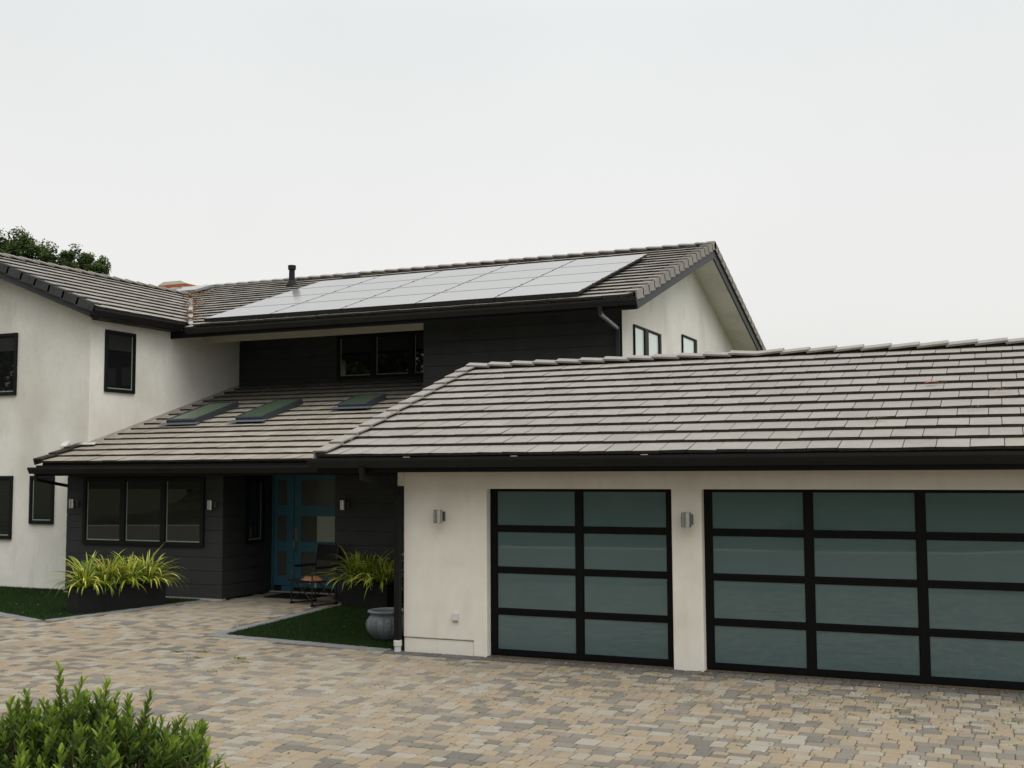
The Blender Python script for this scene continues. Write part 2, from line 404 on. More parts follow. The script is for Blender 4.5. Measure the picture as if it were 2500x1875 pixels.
def cap_run(mb, A, B, sl, sr, pitch=.42, wing=.17, lift=.035, thick=.03, mi=0, flip=False):
    """ridge caps from A to B; side slopes sl, sr are unit vectors pointing down each side"""
    A, B = Vector(A), Vector(B); d = (B-A); n = max(1, round(d.length/pitch)); pitch = d.length/n; d.normalize()
    sl, sr = Vector(sl).normalized(), Vector(sr).normalized(); upv = -(sl+sr); upv = upv.normalized() if upv.length > .01 else Vector((0, 0, 1))
    for i in range(n):
        h0, h1 = (lift, .004) if not flip else (.004, lift)
        p0 = A+d*(i*pitch-(.03 if flip else 0)+random.uniform(-.006, .006)); p1 = A+d*((i+1)*pitch+(0.0 if flip else .03))
        rn = random.random(); wj = wing+random.uniform(-.005, .005)
        for s in (sl, sr):
            nn = d.cross(s).normalized(); nn = nn if nn.dot(upv) > 0 else -nn
            a0 = p0+upv*h0; a1 = p1+upv*h1
            vs = [a0-nn*0, a1-nn*0, a1+s*wj, a0+s*wj]
            lo = [q-nn*.0 for q in vs]; hi = [q+nn*thick for q in vs]
            hi[0] = a0+upv*thick*1.05; hi[1] = a1+upv*thick*1.05
            al = lo+hi
            mb.quadmesh(al, [(4, 5, 6, 7)], mi, rn); mb.quadmesh(al, [(0, 1, 2, 3), (0, 1, 5, 4), (1, 2, 6, 5), (2, 3, 7, 6), (3, 0, 4, 7)], 1 if False else mi, rn)
def rake_run(mb, A, B, inward, pitch=.40, top=.16, drop=.15, thick=.028, lift=.03, mi=0, gap=.05):
    """rake caps: an L-shaped cap per course, from the low end A to the high end B"""
    A, B = Vector(A), Vector(B); d = B-A; n = round(d.length/pitch); pitch = d.length/n; d.normalize()
    inw = Vector(inward); N = d.cross(inw).normalized(); N = N if N.z > 0 else -N
    for i in range(n):
        rn = random.random(); p0 = A+d*(i*pitch); le = pitch+gap
        def q(t, a, h):      # t along, a inward, h normal (lift fades up slope)
            return p0+d*t+inw*a+N*(h+lift*(1-t/le))
        for (a0, a1, h0, h1) in ((-.015, top, 0, thick), (-.015-thick, -.015, -drop, thick)):
            vs = [q(t, a, h) for h in (h0, h1) for a in (a0, a1) for t in (0, le)]
            mb.quadmesh(vs, [(4, 5, 7, 6)], mi, rn)
            mb.quadmesh(vs, [(0, 1, 5, 4)], mi, rn)
            mb.quadmesh(vs, [(0, 2, 3, 1), (2, 6, 7, 3), (0, 4, 6, 2), (1, 3, 7, 5)], mi, rn)

def gutter(mb, axis, a0, a1, back, top, depth=.13, h=.125, sgn=-1):
    """K-style gutter trough running along axis (0=x, 1=y); front on the sgn side of 'back'"""
    b = back; f = back+sgn*depth; t = .006
    prof = [(b, top), (b, top-h), (b+sgn*depth*.62, top-h), (f-sgn*.018, top-h*.55), (f, top-h*.30), (f, top), (f-sgn*.012, top), (f-sgn*.012, top-.012),
            (f-sgn*t, top-.014), (f-sgn*t, top-h*.30), (f-sgn*(.018+t), top-h*.52), (b+sgn*depth*.60, top-h+t), (b+sgn*t, top-h+t), (b+sgn*t, top)]
    mb.prism(prof, axis, a0, a1)
    # end caps
    cap = [(b, top), (b, top-h), (b+sgn*depth*.62, top-h), (f-sgn*.018, top-h*.55), (f, top-h*.30), (f, top-.001)]
    mb.prism(cap, axis, a0-.003, a0+.0); mb.prism(cap, axis, a1, a1+.003)
    # hidden hangers
    s = a0+.4
    while s < a1: s += .8

SLP = .331
# ---- main roof: surface z = 5.58 + .331 (y - 6.45), ridge at y = 12.75
RY, RZ = 12.75, 5.58+SLP*(12.75-6.45)
XL, XR = -16.5, 1.25
cs = 1/math.hypot(1, SLP)
VF = Vector((0, 1, SLP)).normalized(); VB = Vector((0, -1, SLP)).normalized()
NF = Vector((0, -SLP, 1)).normalized(); NB = Vector((0, SLP, 1)).normalized()
def surf(y): return 5.58+SLP*(y-6.45) if y <= RY else RZ-SLP*(y-RY)
WS = .40; WX, WZ0, WE = -12.9, 5.66, -9.10       # wing roof: ridge x, eave z, eave x
WZ = WZ0+WS*(WE-WX)
val_d = Vector((-1, WS/SLP, 0)).normalized(); val_p = Vector((WE, 6.45+(WZ0-5.58)/SLP, 0))
val_n = Vector((val_d.y, -val_d.x, 0))            # points to the main-roof side (+x)
OFF = -.050                                       # tile top thickness over the laying plane
slope_len = (RY-6.45)/cs
tf = MB()
tile_field(tf, Vector((-12.95, 6.45, 5.58))+NF*OFF, (1, 0, 0), VF, XR-.03+12.95, slope_len-.02)
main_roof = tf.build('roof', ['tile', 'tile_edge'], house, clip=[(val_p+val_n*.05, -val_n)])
tf = MB()
y1 = 6.45+(WZ-5.58)/SLP
tile_field(tf, Vector((XL, y1-.3, surf(y1-.3)))+NF*OFF, (1, 0, 0), VF, -12.95-XL, (RY-y1+.3)/cs-.02)
tile_field(tf, Vector((XL, 18.95+.1, surf(19.05)))+NB*OFF, (1, 0, 0), VB, XR-.03-XL, slope_len, exposure=.40)
# roof slab under the tiles (timber deck, cream soffit below)
sb = MB()
def gab(off): return [(6.60, surf(6.60)+off), (RY, RZ+off), (18.85, surf(18.85)+off)]
pl_ = gab(-.065); pu = [(6.62, surf(6.62)-.10), (7.66, surf(7.66)-.20), (7.70, surf(7.70)-.335)]+gab(-.335)[1:]
sb.prism(pl_+pu[::-1], 0, XL, XR-.04, 0)
sb.build('roof_deck', 'stucco', main_roof)
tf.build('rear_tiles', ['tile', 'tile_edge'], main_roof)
cp = MB(); dn = Vector((0, -1, -SLP)); dn2 = Vector((0, 1, -SLP))
cap_run(cp, (-16.4, RY, RZ+.0), (XR-.02, RY, RZ+.0), dn, dn2, pitch=.40)
cp.build('ridge_cap', ['tile'], main_roof)
rk = MB()
rake_run(rk, Vector((XR, 6.43, surf(6.43)))+NF*.0, Vector((XR, RY+.02, RZ+.005)), (-1, 0, 0), lift=.045)
rake_run(rk, Vector((XR, 19.05, surf(19.05))), Vector((XR, RY-.02, RZ+.005)), (-1, 0, 0))
rk.build('rake_cap', ['tile'], main_roof)
fb = MB()
fb.prism([(6.60, surf(6.60)-.12), (RY, RZ-.12), (RY, RZ-.36), (6.60, surf(6.60)-.32)], 0, XR-.04, XR)
fb.prism([(18.85, surf(18.85)-.12), (RY+.001, RZ-.12), (RY+.001, RZ-.36), (18.85, surf(18.85)-.36)], 0, XR-.04, XR)
fb.build('barge_board', 'fascia', house, bevel=.004)
fa = MB(); fa.box(-9.555, XR-.042, 6.575, 6.61, 5.308, 5.535); fa.box(-9.55, .606, 6.612, 7.63, 5.52, 5.54)
fa.build('fascia_board', 'trim', house)
gt = MB(); gutter(gt, 0, -9.06, XR+.02, 6.573, 5.505)
gt.build('gutter', 'gutter', house)
# valley flashing with the wing
vf = MB()
P0 = Vector((WE+.02, val_p.y-.02, surf(val_p.y)+.0)); dv = Vector((val_d.x, val_d.y, 0)); Lv = (WX-WE)/val_d.x
dv3 = Vector((val_d.x, val_d.y, SLP*val_d.y)); sd_ = val_n
vs = []
for t in (0, Lv):
    for s in (-.10, 0, .10):
        p = Vector((val_p.x, val_p.y, surf(val_p.y)))+dv3*t+sd_*s
        p.z = max(5.58+SLP*(p.y-6.45), WZ0+WS*(WE-p.x))-.045; vs.append(p)
vf.quadmesh(vs, [(0, 1, 4, 3), (1, 2, 5, 4)])
vf.build('valley_flashing', 'alu', main_roof)

# ---- wing (white two-storey gable end on the left)
wn_ = MB()
def wsurf(x): return WZ0+WS*(WE-x) if x >= WX else WZ0+WS*(x-(2*WX-WE))
wx0, wx1, wy = 2*WX+9.555, -9.555, 4.20
wn_.prism([(wx0, -.05), (wx1, -.05), (wx1, wsurf(wx1)-.25), (WX, WZ-.25), (wx0, wsurf(wx0)-.25)], 1, wy, 12.0)
wn_.build('wing_wall', 'stucco', house, bevel=.012)
WN = Vector((WS, 0, 1)).normalized(); wcs = 1/math.hypot(1, WS)
wt = MB()
tile_field(wt, Vector((WE, 3.80, WZ0))+WN*OFF, (0, 1, 0), (-1, 0, WS), 8.4, (WE-WX)/wcs-.02, exposure=.41)
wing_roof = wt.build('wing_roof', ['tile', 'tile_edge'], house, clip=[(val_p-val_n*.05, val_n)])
wt = MB(); tile_field(wt, Vector((2*WX-WE, 3.80, WZ0))+Vector((-WS, 0, 1)).normalized()*OFF, (0, 1, 0), (1, 0, WS), 8.0, (WE-WX)/wcs-.02, exposure=.41)
wt.build('rear_tiles', ['tile', 'tile_edge'], wing_roof)
ws = MB()
xl_, xr_ = 2*WX+9.21, -9.21
up_ = [(xl_, wsurf(xl_)-.065), (WX, WZ-.065), (xr_, wsurf(xr_)-.065)]; lo_ = [(xl_, wsurf(xl_)-.24), (WX, WZ-.24), (xr_, wsurf(xr_)-.24)]
ws.prism(up_+lo_[::-1], 1, 3.83, 11.0)
ws.build('roof_deck', 'soffit', wing_roof)
cp = MB(); cap_run(cp, (WX, 3.72, WZ), (WX, y1+.05, WZ), (1, 0, -WS), (-1, 0, -WS), pitch=.43, flip=False)
cp.build('ridge_cap', 'tile', wing_roof)
rk = MB(); rake_run(rk, Vector((WE+.02, 3.79, WZ0-.008)), Vector((WX, 3.79, WZ)), (0, 1, 0), pitch=.43, drop=.145)
rake_run(rk, Vector((2*WX-WE, 3.79, WZ0)), Vector((WX-.02, 3.79, WZ)), (0, 1, 0), pitch=.43, drop=.145)
rk.build('rake_cap', 'rake_dark', wing_roof)
fb = MB()
for sx in (1, -1):
    xe = WX+sx*(WX-(-9.215))*-1
    fb.prism([(WX+sx*.0005, WZ-.12), (WX+sx*.0005, WZ-.31), (xe, WZ0-.045-.17), (xe, WZ0+WS*.115*1-.12)], 1, 3.795, 3.83)
fb.build('barge_board', 'fascia', house)
fa = MB(); fa.box(-9.25, -9.215, 3.831, 6.72, 5.445, 5.62); fa.box(-9.553, -9.251, 4.21, 6.6, 5.455, 5.475)
fa.build('fascia_board', 'trim', house)
gt = MB(); gutter(gt, 1, 3.80, 6.50, -9.213, 5.615, sgn=1)
gt.build('gutter', 'gutter', house)

# ---- upper main walls
def siding(name, x0, x1, yf, z0, z1, dz=.25, zr=.03, thick=.02, holes=(), back=.12):
    """lap boards on the plane y = yf (front), holes = (x0,x1,z0,z1) left open"""
    mb = MB(); mb.box(x0, x1, yf+thick, yf+thick+back, z0, z1)
    z = zr+dz*math.floor((z0-zr)/dz)
    while z < z1:
        a, b = max(z, z0)+.0035, min(z+dz, z1)-.0035
        if b-a > .01:
            mb.quadmesh([(x0, yf-.004, a), (x1, yf-.004, a), (x1, yf, b), (x0, yf, b), (x0, yf+thick+.001, a), (x1, yf+thick+.001, a), (x1, yf+thick+.001, b), (x0, yf+thick+.001, b)],
                        [(0, 1, 2, 3), (0, 4, 5, 1), (3, 2, 6, 7), (0, 3, 7, 4), (1, 5, 6, 2)])
        z += dz
    return mb.build(name, 'siding', house)
siding('siding_wall', -3.77, .585, 7.65, 2.4, 5.516)
siding('siding_wall', -9.553, -3.65, 9.05, 4.1, 6.05)
mb = MB(); mb.box(-3.77, -3.62, 7.80, 9.04, 2.5, 5.516); mb.build('siding_return', 'siding', house)
mb = MB(); mb.box(-9.553, -3.772, 7.64, 7.80, 5.33, 5.70); mb.build('header_beam', 'beam_paint', house, bevel=.006)
gw = MB()
gw.prism([(7.672, 2.0), (17.85, 2.0), (17.85, surf(17.85)-.33), (RY, RZ-.33), (7.672, surf(7.672)-.33)], 0, .32, .60)
gw.build('gable_wall', 'stucco', house, bevel=.008)
mb = MB(); mb.box(.585, .606, 7.625, 7.655, 2.4, 5.52); mb.build('corner_trim', 'trim', house)

# ---- windows -------------------------------------------------------------
def window(name, O, U, N, wd, ht, splits=(), fr=.055, mull=.10, depth=.045, glass='window_glass', spacer=(1, 0, 1), blind=0, sill=False, blind_lines=False, label=None):
    """window flat on a wall: O lower-left corner, U along the wall, N outward. splits = list of (start, end) of glazed bays"""
    O, U, N = Vector(O), Vector(U), Vector(N); V = Vector((0, 0, 1))
    f = MB(); bays = list(splits) or [(fr, wd-fr)]
    f.frame_box(O, U, V, N, 0, wd, 0, fr, .002, depth); f.frame_box(O, U, V, N, 0, wd, ht-fr, ht, .002, depth)
    edges = [0]+[q for b in bays for q in b]+[wd]
    for i in range(0, len(edges), 2): f.frame_box(O, U, V, N, edges[i], edges[i+1], fr, ht-fr, .002, depth)
    for a, b in bays:      # sash inner lip
        l = .018
        f.frame_box(O, U, V, N, a, b, fr, fr+l, .003, depth-.012); f.frame_box(O, U, V, N, a, b, ht-fr-l, ht-fr, .003, depth-.012)
        f.frame_box(O, U, V, N, a, a+l, fr+l, ht-fr-l, .003, depth-.012); f.frame_box(O, U, V, N, b-l, b, fr+l, ht-fr-l, .003, depth-.012)
    root = f.build(name, 'trim', house)
    if label: root['label'] = label
    l = .018
    for a, b in bays:
        p = MB(); p.frame_box(O, U, V, N, a+l, b-l, fr+l, ht-fr-l, .004, .014); p.build('pane', glass, root)
        if spacer:
            sp = MB(); s = .022
            if spacer[0]: sp.frame_box(O, U, V, N, a+l, a+l+s, fr+l, ht-fr-l, .0142, .0165)
            if spacer[1]: sp.frame_box(O, U, V, N, b-l-s, b-l, fr+l, ht-fr-l, .0142, .0165)
            if spacer[2]: sp.frame_box(O, U, V, N, a+l, b-l, fr+l, fr+l+s, .0142, .0170)
            sp.build('spacer_bar', 'spacer', root)
        if blind:
            bl = MB()
            if blind_lines:
                z = ht-fr-l
                while z > fr+l+.03: bl.frame_box(O, U, V, N, a+l+.002, b-l-.002, z-.020, z-.004, .0141, .0153); z -= .028
            else: bl.frame_box(O, U, V, N, a+l+.024, b-l, ht-fr-l-blind, ht-fr-l, .0141, .0155)
            bl.build('blind', 'blind', root)
    return root
Y_ = (0, -1, 0); X_ = (1, 0, 0)
# wing, first floor
window('window', (-12.45, wy, 3.98), X_, Y_, .90, 1.31, spacer=(0, 0, 1), blind=.30)
window('window', (wx1, 4.58, 4.01), (0, 1, 0), X_, .87, 1.285, spacer=(0, 1, 1), blind=.33)
# wing, ground floor
window('window', (-12.45, wy, .985), X_, Y_, .875, 1.31, spacer=(0, 0, 1), blind=.9, blind_lines=True)
window('window', (-11.08, wy, 1.31), X_, Y_, .65, .985, spacer=(1, 0, 1))
# upper recess window
window('window', (-6.77, 9.05, 4.47), X_, Y_, 2.90, 1.02, splits=[(.07, .915), (1.035, 1.90), (2.03, 2.83)], spacer=(1, 0, 1), blind=.33)
# gable end windows
window('window', (.60, 8.37, 4.20), (0, 1, 0), X_, 1.92, 1.07, splits=[(.03, .71), (.96, 1.77)], fr=.03, glass='bright_glass', spacer=None)
window('window', (.60, 12.11, 4.85), (0, 1, 0), X_, 1.31, .62, splits=[(.03, 1.13)], fr=.03, glass='bright_glass', spacer=None)

# ---- porch block, entry and porch roof
BX0, BX1, BY = -9.70, -5.91, 3.81
siding('porch_wall', BX0, BX1, BY, .03, 2.60)
mb = MB(); mb.box(BX0-.01, BX1+.01, BY-.02, BY+.10, -.06, .028); mb.build('footing', 'concrete', house)
ss = MB(); z = .03           # side face toward the entry
ss.box(BX1-.14, BX1-.021, BY+.142, 5.335, 0, 2.7)
while z < 2.6:
    ss.quadmesh([(BX1+.004, BY+.001, z+.0035), (BX1+.004, 5.335, z+.0035), (BX1, 5.335, z+.2465), (BX1, BY+.001, z+.2465),
                 (BX1-.02, BY+.001, z+.0035), (BX1-.02, 5.335, z+.0035), (BX1-.02, 5.335, z+.2465), (BX1-.02, BY+.001, z+.2465)],
                [(0, 1, 2, 3), (0, 4, 5, 1), (3, 2, 6, 7), (0, 3, 7, 4)]); z += .25
ss.build('porch_wall', 'siding', house)
mb = MB(); mb.box(BX0, BX0+.1, BY+.142, 4.2, 0, 2.6); mb.build('porch_wall', 'siding', house)
window('window', (-9.25, BY-.004, .975), X_, Y_, 2.93, 1.275, splits=[(.075, .945), (1.055, 1.925), (2.03, 2.86)], spacer=(1, 0, 1), blind=.14)
window('window', (BX1+.004, 4.47, .985), (0, 1, 0), X_, .56, 1.24, spacer=(0, 1, 1))
siding('entry_wall', -3.85, -.02, 4.38, .03, 2.75)
mb = MB(); mb.box(-3.85, -3.75, 4.53, 5.68, .0, 2.75); mb.build('entry_wall', 'siding', house)
mb = MB(); mb.box(-9.5, -3.6, 5.76, 5.9, 0, 3.0); mb.build('entry_wall', 'siding', house)
# front door
DY = 5.70
def panel_door(mb, x0, x1, z0, z1, gx0, gx1, rows, y0, y1):
    mb.box(x0, gx0, y0, y1, z0, z1); mb.box(gx1, x1, y0, y1, z0, z1)
    zz = [z0]+[q for r in rows for q in r]+[z1]
    for i in range(0, len(zz), 2): mb.box(gx0, gx1, y0, y1, zz[i], zz[i+1])
rows = [(.315, .785), (.985, 1.478), (1.685, 2.172)]
df = MB(); df.box(-6.17, -6.10, DY-.05, DY+.05, 0, 2.45); df.box(-5.70, -5.625, DY-.03, DY+.05, .03, 2.45); df.box(-4.415, -4.34, DY-.05, DY+.05, 0, 2.45)
df.box(-6.10, -4.416, DY-.05, DY+.05, 2.36, 2.45); df.box(-5.895, -5.70, DY-.03, DY+.05, 0, .12)
fd = df.build('front_door', 'blue_paint', house, bevel=.003)
lf = MB(); panel_door(lf, -5.62, -4.42, .10, 2.355, -5.462, -4.58, rows, DY-.012, DY+.035); lf.build('door_leaf', 'blue_paint', fd, bevel=.003)
sl_ = MB(); panel_door(sl_, -6.095, -5.705, .125, 2.355, -6.005, -5.80, rows, DY-.012, DY+.035); sl_.build('sidelight', 'blue_paint', fd, bevel=.003)
for (a, b) in rows:
    for (xa, xb) in ((-5.462, -4.58), (-6.005, -5.80)):
        if xa > -5.5 and .9 < a < 1.1:
            p = MB(); p.box(-5.11, xb, DY+.008, DY+.016, a, b); p.build('pane', 'pale_pane', fd)['label'] = 'half of the middle door pane, bright view painted in as pale colour'; xb = -5.1105
        p = MB(); p.box(xa, xb, DY+.008, DY+.016, a, b); p.build('pane', 'door_pane', fd)
th = MB(); th.box(-6.15, -4.5, DY-.10, DY-.052, .0, .022); th.build('threshold', 'concrete', fd)
sp_ = MB(); sp_.box(-6.095, -4.42, DY-.005, DY+.04, .022, .098); sp_.build('kick_gap', 'deck', fd)
hd = MB(); hd.box(-5.595, -5.535, DY-.028, DY-.013, .985, 1.25)
hd.build('lock_plate', 'brass', fd)
hd = MB(); hd.tube([(-5.575, DY-.028, 1.03), (-5.58, DY-.075, 1.0), (-5.58, DY-.078, .85), (-5.575, DY-.028, .775)], .011); hd.build('handle', 'brass', fd)
hd = MB(); hd.box(-5.597, -5.553, DY-.027, DY-.013, .75, .82); hd.build('handle_rose', 'brass', fd)

for o in [fd]+list(fd.children): o.data.transform(Matrix.Translation((.21, -.31, .012)))      # the door stands in the back wall of the recess
mb = MB(); mb.box(-6.3, -5.965, 5.345, 5.45, 0, 2.7); mb.build('entry_wall', 'siding', house)
mb = MB(); mb.box(-4.12, -3.851, 5.345, 5.45, 0, 2.7); mb.build('entry_wall', 'siding', house)

# porch roof: z = 2.581 + .3035 (y - 3.066)
PS = .3035; PN = Vector((0, -PS, 1)).normalized(); PV = Vector((0, 1, PS)).normalized()
def psurf(y): return 2.581+PS*(y-3.066)
tf = MB()
tile_field(tf, Vector((-9.76, 3.066, psurf(3.066)))+PN*OFF, (1, 0, 0), PV, 9.74, (9.045-3.066)*math.hypot(1, PS), exposure=.404)
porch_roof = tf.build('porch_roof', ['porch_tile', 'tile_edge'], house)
sb = MB()
sb.prism([(3.20, psurf(3.20)-.065), (9.04, psurf(9.04)-.065), (9.04, psurf(9.04)-.20), (3.20, psurf(3.20)-.20)], 0, -9.55, -.03)
sb.prism([(3.20, psurf(3.20)-.065), (4.19, psurf(4.19)-.065), (4.19, psurf(4.19)-.20), (3.20, psurf(3.20)-.20)], 0, -9.74, -9.551)
sb.build('roof_deck', 'soffit', porch_roof)
rk = MB(); rake_run(rk, Vector((-9.775, 3.05, psurf(3.05))), Vector((-9.775, 4.19, psurf(4.19))), (1, 0, 0), drop=.10)
rk.build('rake_cap', 'tile_edge', porch_roof)
fa = MB(); fa.box(-9.775, -.05, 3.075, 3.11, 2.295, 2.50); fa.box(-9.775, -9.741, 3.111, 4.19, 2.30, 2.47)
fa.box(-9.73, -.06, 3.112, 3.80, 2.33, 2.345); fa.box(BX1+.01, -3.81, 3.80, 5.7, 2.44, 2.46)
fa.build('fascia_board', 'trim', house)
gt = MB(); gutter(gt, 0, -9.86, -.1, 3.073, 2.462)
gt.build('gutter', 'gutter', house)
fl = MB()
fl.prism([(4.19, psurf(4.19)), (9.04, psurf(9.04)), (9.04, psurf(9.04)+.05), (4.19, psurf(4.19)+.05)], 0, -9.552, -9.546)
fl.quadmesh([(-9.70, 4.02, psurf(4.02)+.045), (-9.30, 4.10, psurf(4.10)+.02), (-9.44, 4.30, psurf(4.30)+.02), (-9.62, 4.195, psurf(4.195)+.05)], [(0, 1, 2, 3)])
fl.build('flashing', 'concrete', porch_roof)

# skylights
def skylight(x0, x1, ya, yb, h=.115):
    f = MB(); O = Vector((0, ya, psurf(ya))); Ln = (yb-ya)*math.hypot(1, PS); fr = .045
    U = Vector(X_)
    f.frame_box(O, U, PV, PN, x0, x1, 0, fr, -.03, h); f.frame_box(O, U, PV, PN, x0, x1, Ln-fr, Ln, -.03, h)
    f.frame_box(O, U, PV, PN, x0, x0+fr, fr, Ln-fr, -.03, h); f.frame_box(O, U, PV, PN, x1-fr, x1, fr, Ln-fr, -.03, h)
    root = f.build('skylight', 'skylight_frame', house, bevel=.004)
    p = MB(); p.frame_box(O, U, PV, PN, x0+fr, x1-fr, fr, Ln-fr, h-.03, h-.012); p.build('pane', 'skylight_glass', root)
    q = MB(); q.frame_box(O, U, PV, PN, x0-.12, x1+.12, -.16, -.001, .035, .041); q.build('apron', 'flash_metal', root)
    q = MB(); q.frame_box(O, U, PV, PN, x0+.01, x1-.01, -.006, -.0005, h-.03, h-.004); q.build('clip_rail', 'flash_metal', root)
skylight(-8.78, -8.02, 5.60, 7.03); skylight(-7.07, -6.39, 5.68, 7.10); skylight(-5.15, -4.45, 6.52, 7.28)

# ---- garage
GS = .33; GN = Vector((0, -GS, 1)).normalized(); GV = Vector((0, 1, GS)).normalized()
GE, GZ, GR = -.5, 2.59, 4.22
def gsurf(y): return GZ+GS*(y-GE) if y <= GR else GZ+GS*(GR-GE)-GS*(y-GR)
GRZ = gsurf(GR); GXL, GXR = -1.05, 10.2
tf = MB()
tile_field(tf, Vector((GXL+.02, GE, GZ))+GN*OFF, (1, 0, 0), GV, GXR-GXL, (GR-GE)*math.hypot(1, GS)-.02, exposure=.405, width=.335)
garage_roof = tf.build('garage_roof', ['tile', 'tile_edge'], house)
tf = MB(); tile_field(tf, Vector((GXL+.02, 7.62, gsurf(7.62)))+Vector((0, GS, 1)).normalized()*OFF, (1, 0, 0), (0, -1, GS), GXR-GXL, (7.62-GR)*math.hypot(1, GS)-.02)
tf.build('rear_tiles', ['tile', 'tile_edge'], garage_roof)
sb = MB(); sb.prism([(-.40, gsurf(-.40)-.065), (GR, GRZ-.065), (7.60, gsurf(7.60)-.065), (7.60, gsurf(7.60)-.20), (GR, GRZ-.20), (-.40, gsurf(-.40)-.20)], 0, GXL+.04, GXR-.04)
sb.build('roof_deck', 'soffit', garage_roof)
cp = MB(); s1 = Vector((0, -1, -GS)); s2 = Vector((0, 1, -GS))
cap_run(cp, (GXL, GR, GRZ+.0), (3.9, GR, GRZ+.0), s1, s2, pitch=.405, lift=.036)
cap_run(cp, (3.91, GR, GRZ+.0), (GXR, GR, GRZ+.0), s1, s2, pitch=.405, flip=True, lift=.036)
cp.build('ridge_cap', 'tile', garage_roof)
rk = MB(); rake_run(rk, Vector((GXL, GE-.01, GZ)), Vector((GXL, GR-.1, gsurf(GR-.1))), (1, 0, 0), pitch=.41, top=.165, drop=.12, thick=.022)
rake_run(rk, Vector((GXL, 7.6, gsurf(7.6))), Vector((GXL, GR+.1, gsurf(GR+.1))), (1, 0, 0), pitch=.41, top=.165, drop=.12, thick=.022)
rk.build('rake_cap', 'tile', garage_roof)
fb = MB(); fb.prism([(-.47, gsurf(-.47)-.12), (GR, GRZ-.12), (GR, GRZ-.33), (-.47, 2.347)], 0, GXL+.0, GXL+.04)
fb.prism([(7.6, gsurf(7.6)-.12), (GR+.001, GRZ-.12), (GR+.001, GRZ-.33), (7.6, gsurf(7.6)-.33)], 0, GXL+.0, GXL+.04)
fb.build('barge_board', 'trim', house)
fa = MB(); fa.box(GXL+.041, GXR, -.475, -.44, 2.347, 2.545); fa.box(GXL+.042, GXR, -.439, -.002, 2.375, 2.39)
fa.box(GXL+.042, -.005, -.002, 4.3, 2.375, 2.39)
fa.build('fascia_board', 'trim', house)
gt = MB(); gutter(gt, 0, GXL-.07, GXR, -.477, 2.537, depth=.135, h=.13)
gg = gt.build('gutter', 'gutter', house)
for x in (.33, 1.82, 3.47):
    hb = MB(); hb.box(x, x+.075, -.615, -.58, 2.5375, 2.543); hb.build('hanger', 'white_paint', gg)
# stucco front with the two door openings, one connected skin so the arrises can be rounded
def grid_wall(xs, zs, open_fn, y0, y1, yfront=None):
    bm = bmesh.new(); nx, nz = len(xs)-1, len(zs)-1; V = {}
    def vert(i, k, s):
        if (i, k, s) not in V: V[(i, k, s)] = bm.verts.new((xs[i], (y0, y1)[s], zs[k]))
        return V[(i, k, s)]
    solid = lambda i, k: 0 <= i < nx and 0 <= k < nz and not open_fn((xs[i]+xs[i+1])/2, (zs[k]+zs[k+1])/2)
    for i in range(nx):
        for k in range(nz):
            if not solid(i, k): continue
            bm.faces.new((vert(i, k, 0), vert(i+1, k, 0), vert(i+1, k+1, 0), vert(i, k+1, 0)))
            bm.faces.new((vert(i, k, 1), vert(i, k+1, 1), vert(i+1, k+1, 1), vert(i+1, k, 1)))
            for (di, dk, a, b) in ((-1, 0, (i, k), (i, k+1)), (1, 0, (i+1, k+1), (i+1, k)), (0, -1, (i+1, k), (i, k)), (0, 1, (i, k+1), (i+1, k+1))):
                if not solid(i+di, k+dk): bm.faces.new((vert(*a, 0), vert(*b, 0), vert(*b, 1), vert(*a, 1)))
    bmesh.ops.recalc_face_normals(bm, faces=bm.faces[:]); return bm
D1, D2, DH = (1.212, 3.652), (4.022, 8.90), 2.13
bm = grid_wall([0, 1.02, D1[0], D1[1], D2[0], D2[1], 9.3], [-.05, .185, DH, 2.52],
               lambda x, z: (z < DH and (D1[0] < x < D1[1] or D2[0] < x < D2[1])) or (x < 1.02 and z < .185), 0, .22)
me = bpy.data.meshes.new('garage_wall'); bm.to_mesh(me); bm.free(); me.materials.append(MATS['garage_stucco'])
gwall = bpy.data.objects.new('garage_wall', me); COL.objects.link(gwall); gwall.parent = house
b_ = gwall.modifiers.new('bevel', 'BEVEL'); b_.width = .014; b_.segments = 3; b_.limit_method = 'ANGLE'
mb = MB(); mb.box(.004, 1.017, .016, .2, -.05, .178); mb.build('plinth', 'garage_stucco', gwall, bevel=.006)
mb = MB(); mb.box(-.095, -.001, .0, .10, 2.165, 2.37); mb.build('wall_stub', 'garage_stucco', gwall, bevel=.006)
mb = MB(); mb.prism([(.221, -.05), (7.5, -.05), (7.5, 2.9), (GR, 3.9), (.221, 2.5)], 0, .0, .2)
mb.box(.2, 9.3, 7.3, 7.5, -.05, 2.9); mb.box(9.1, 9.3, .221, 7.29, -.05, 2.5); mb.build('garage_side_wall', 'garage_stucco', house)
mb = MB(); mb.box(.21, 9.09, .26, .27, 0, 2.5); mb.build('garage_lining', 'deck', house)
mb = MB(); mb.box(D1[0]-.005, D1[1]+.005, -.003, .20, -.03, .004); mb.box(D2[0]-.005, D2[1]+.005, -.003, .20, -.03, .004)
mb.build('garage_sill', 'dirt', house)
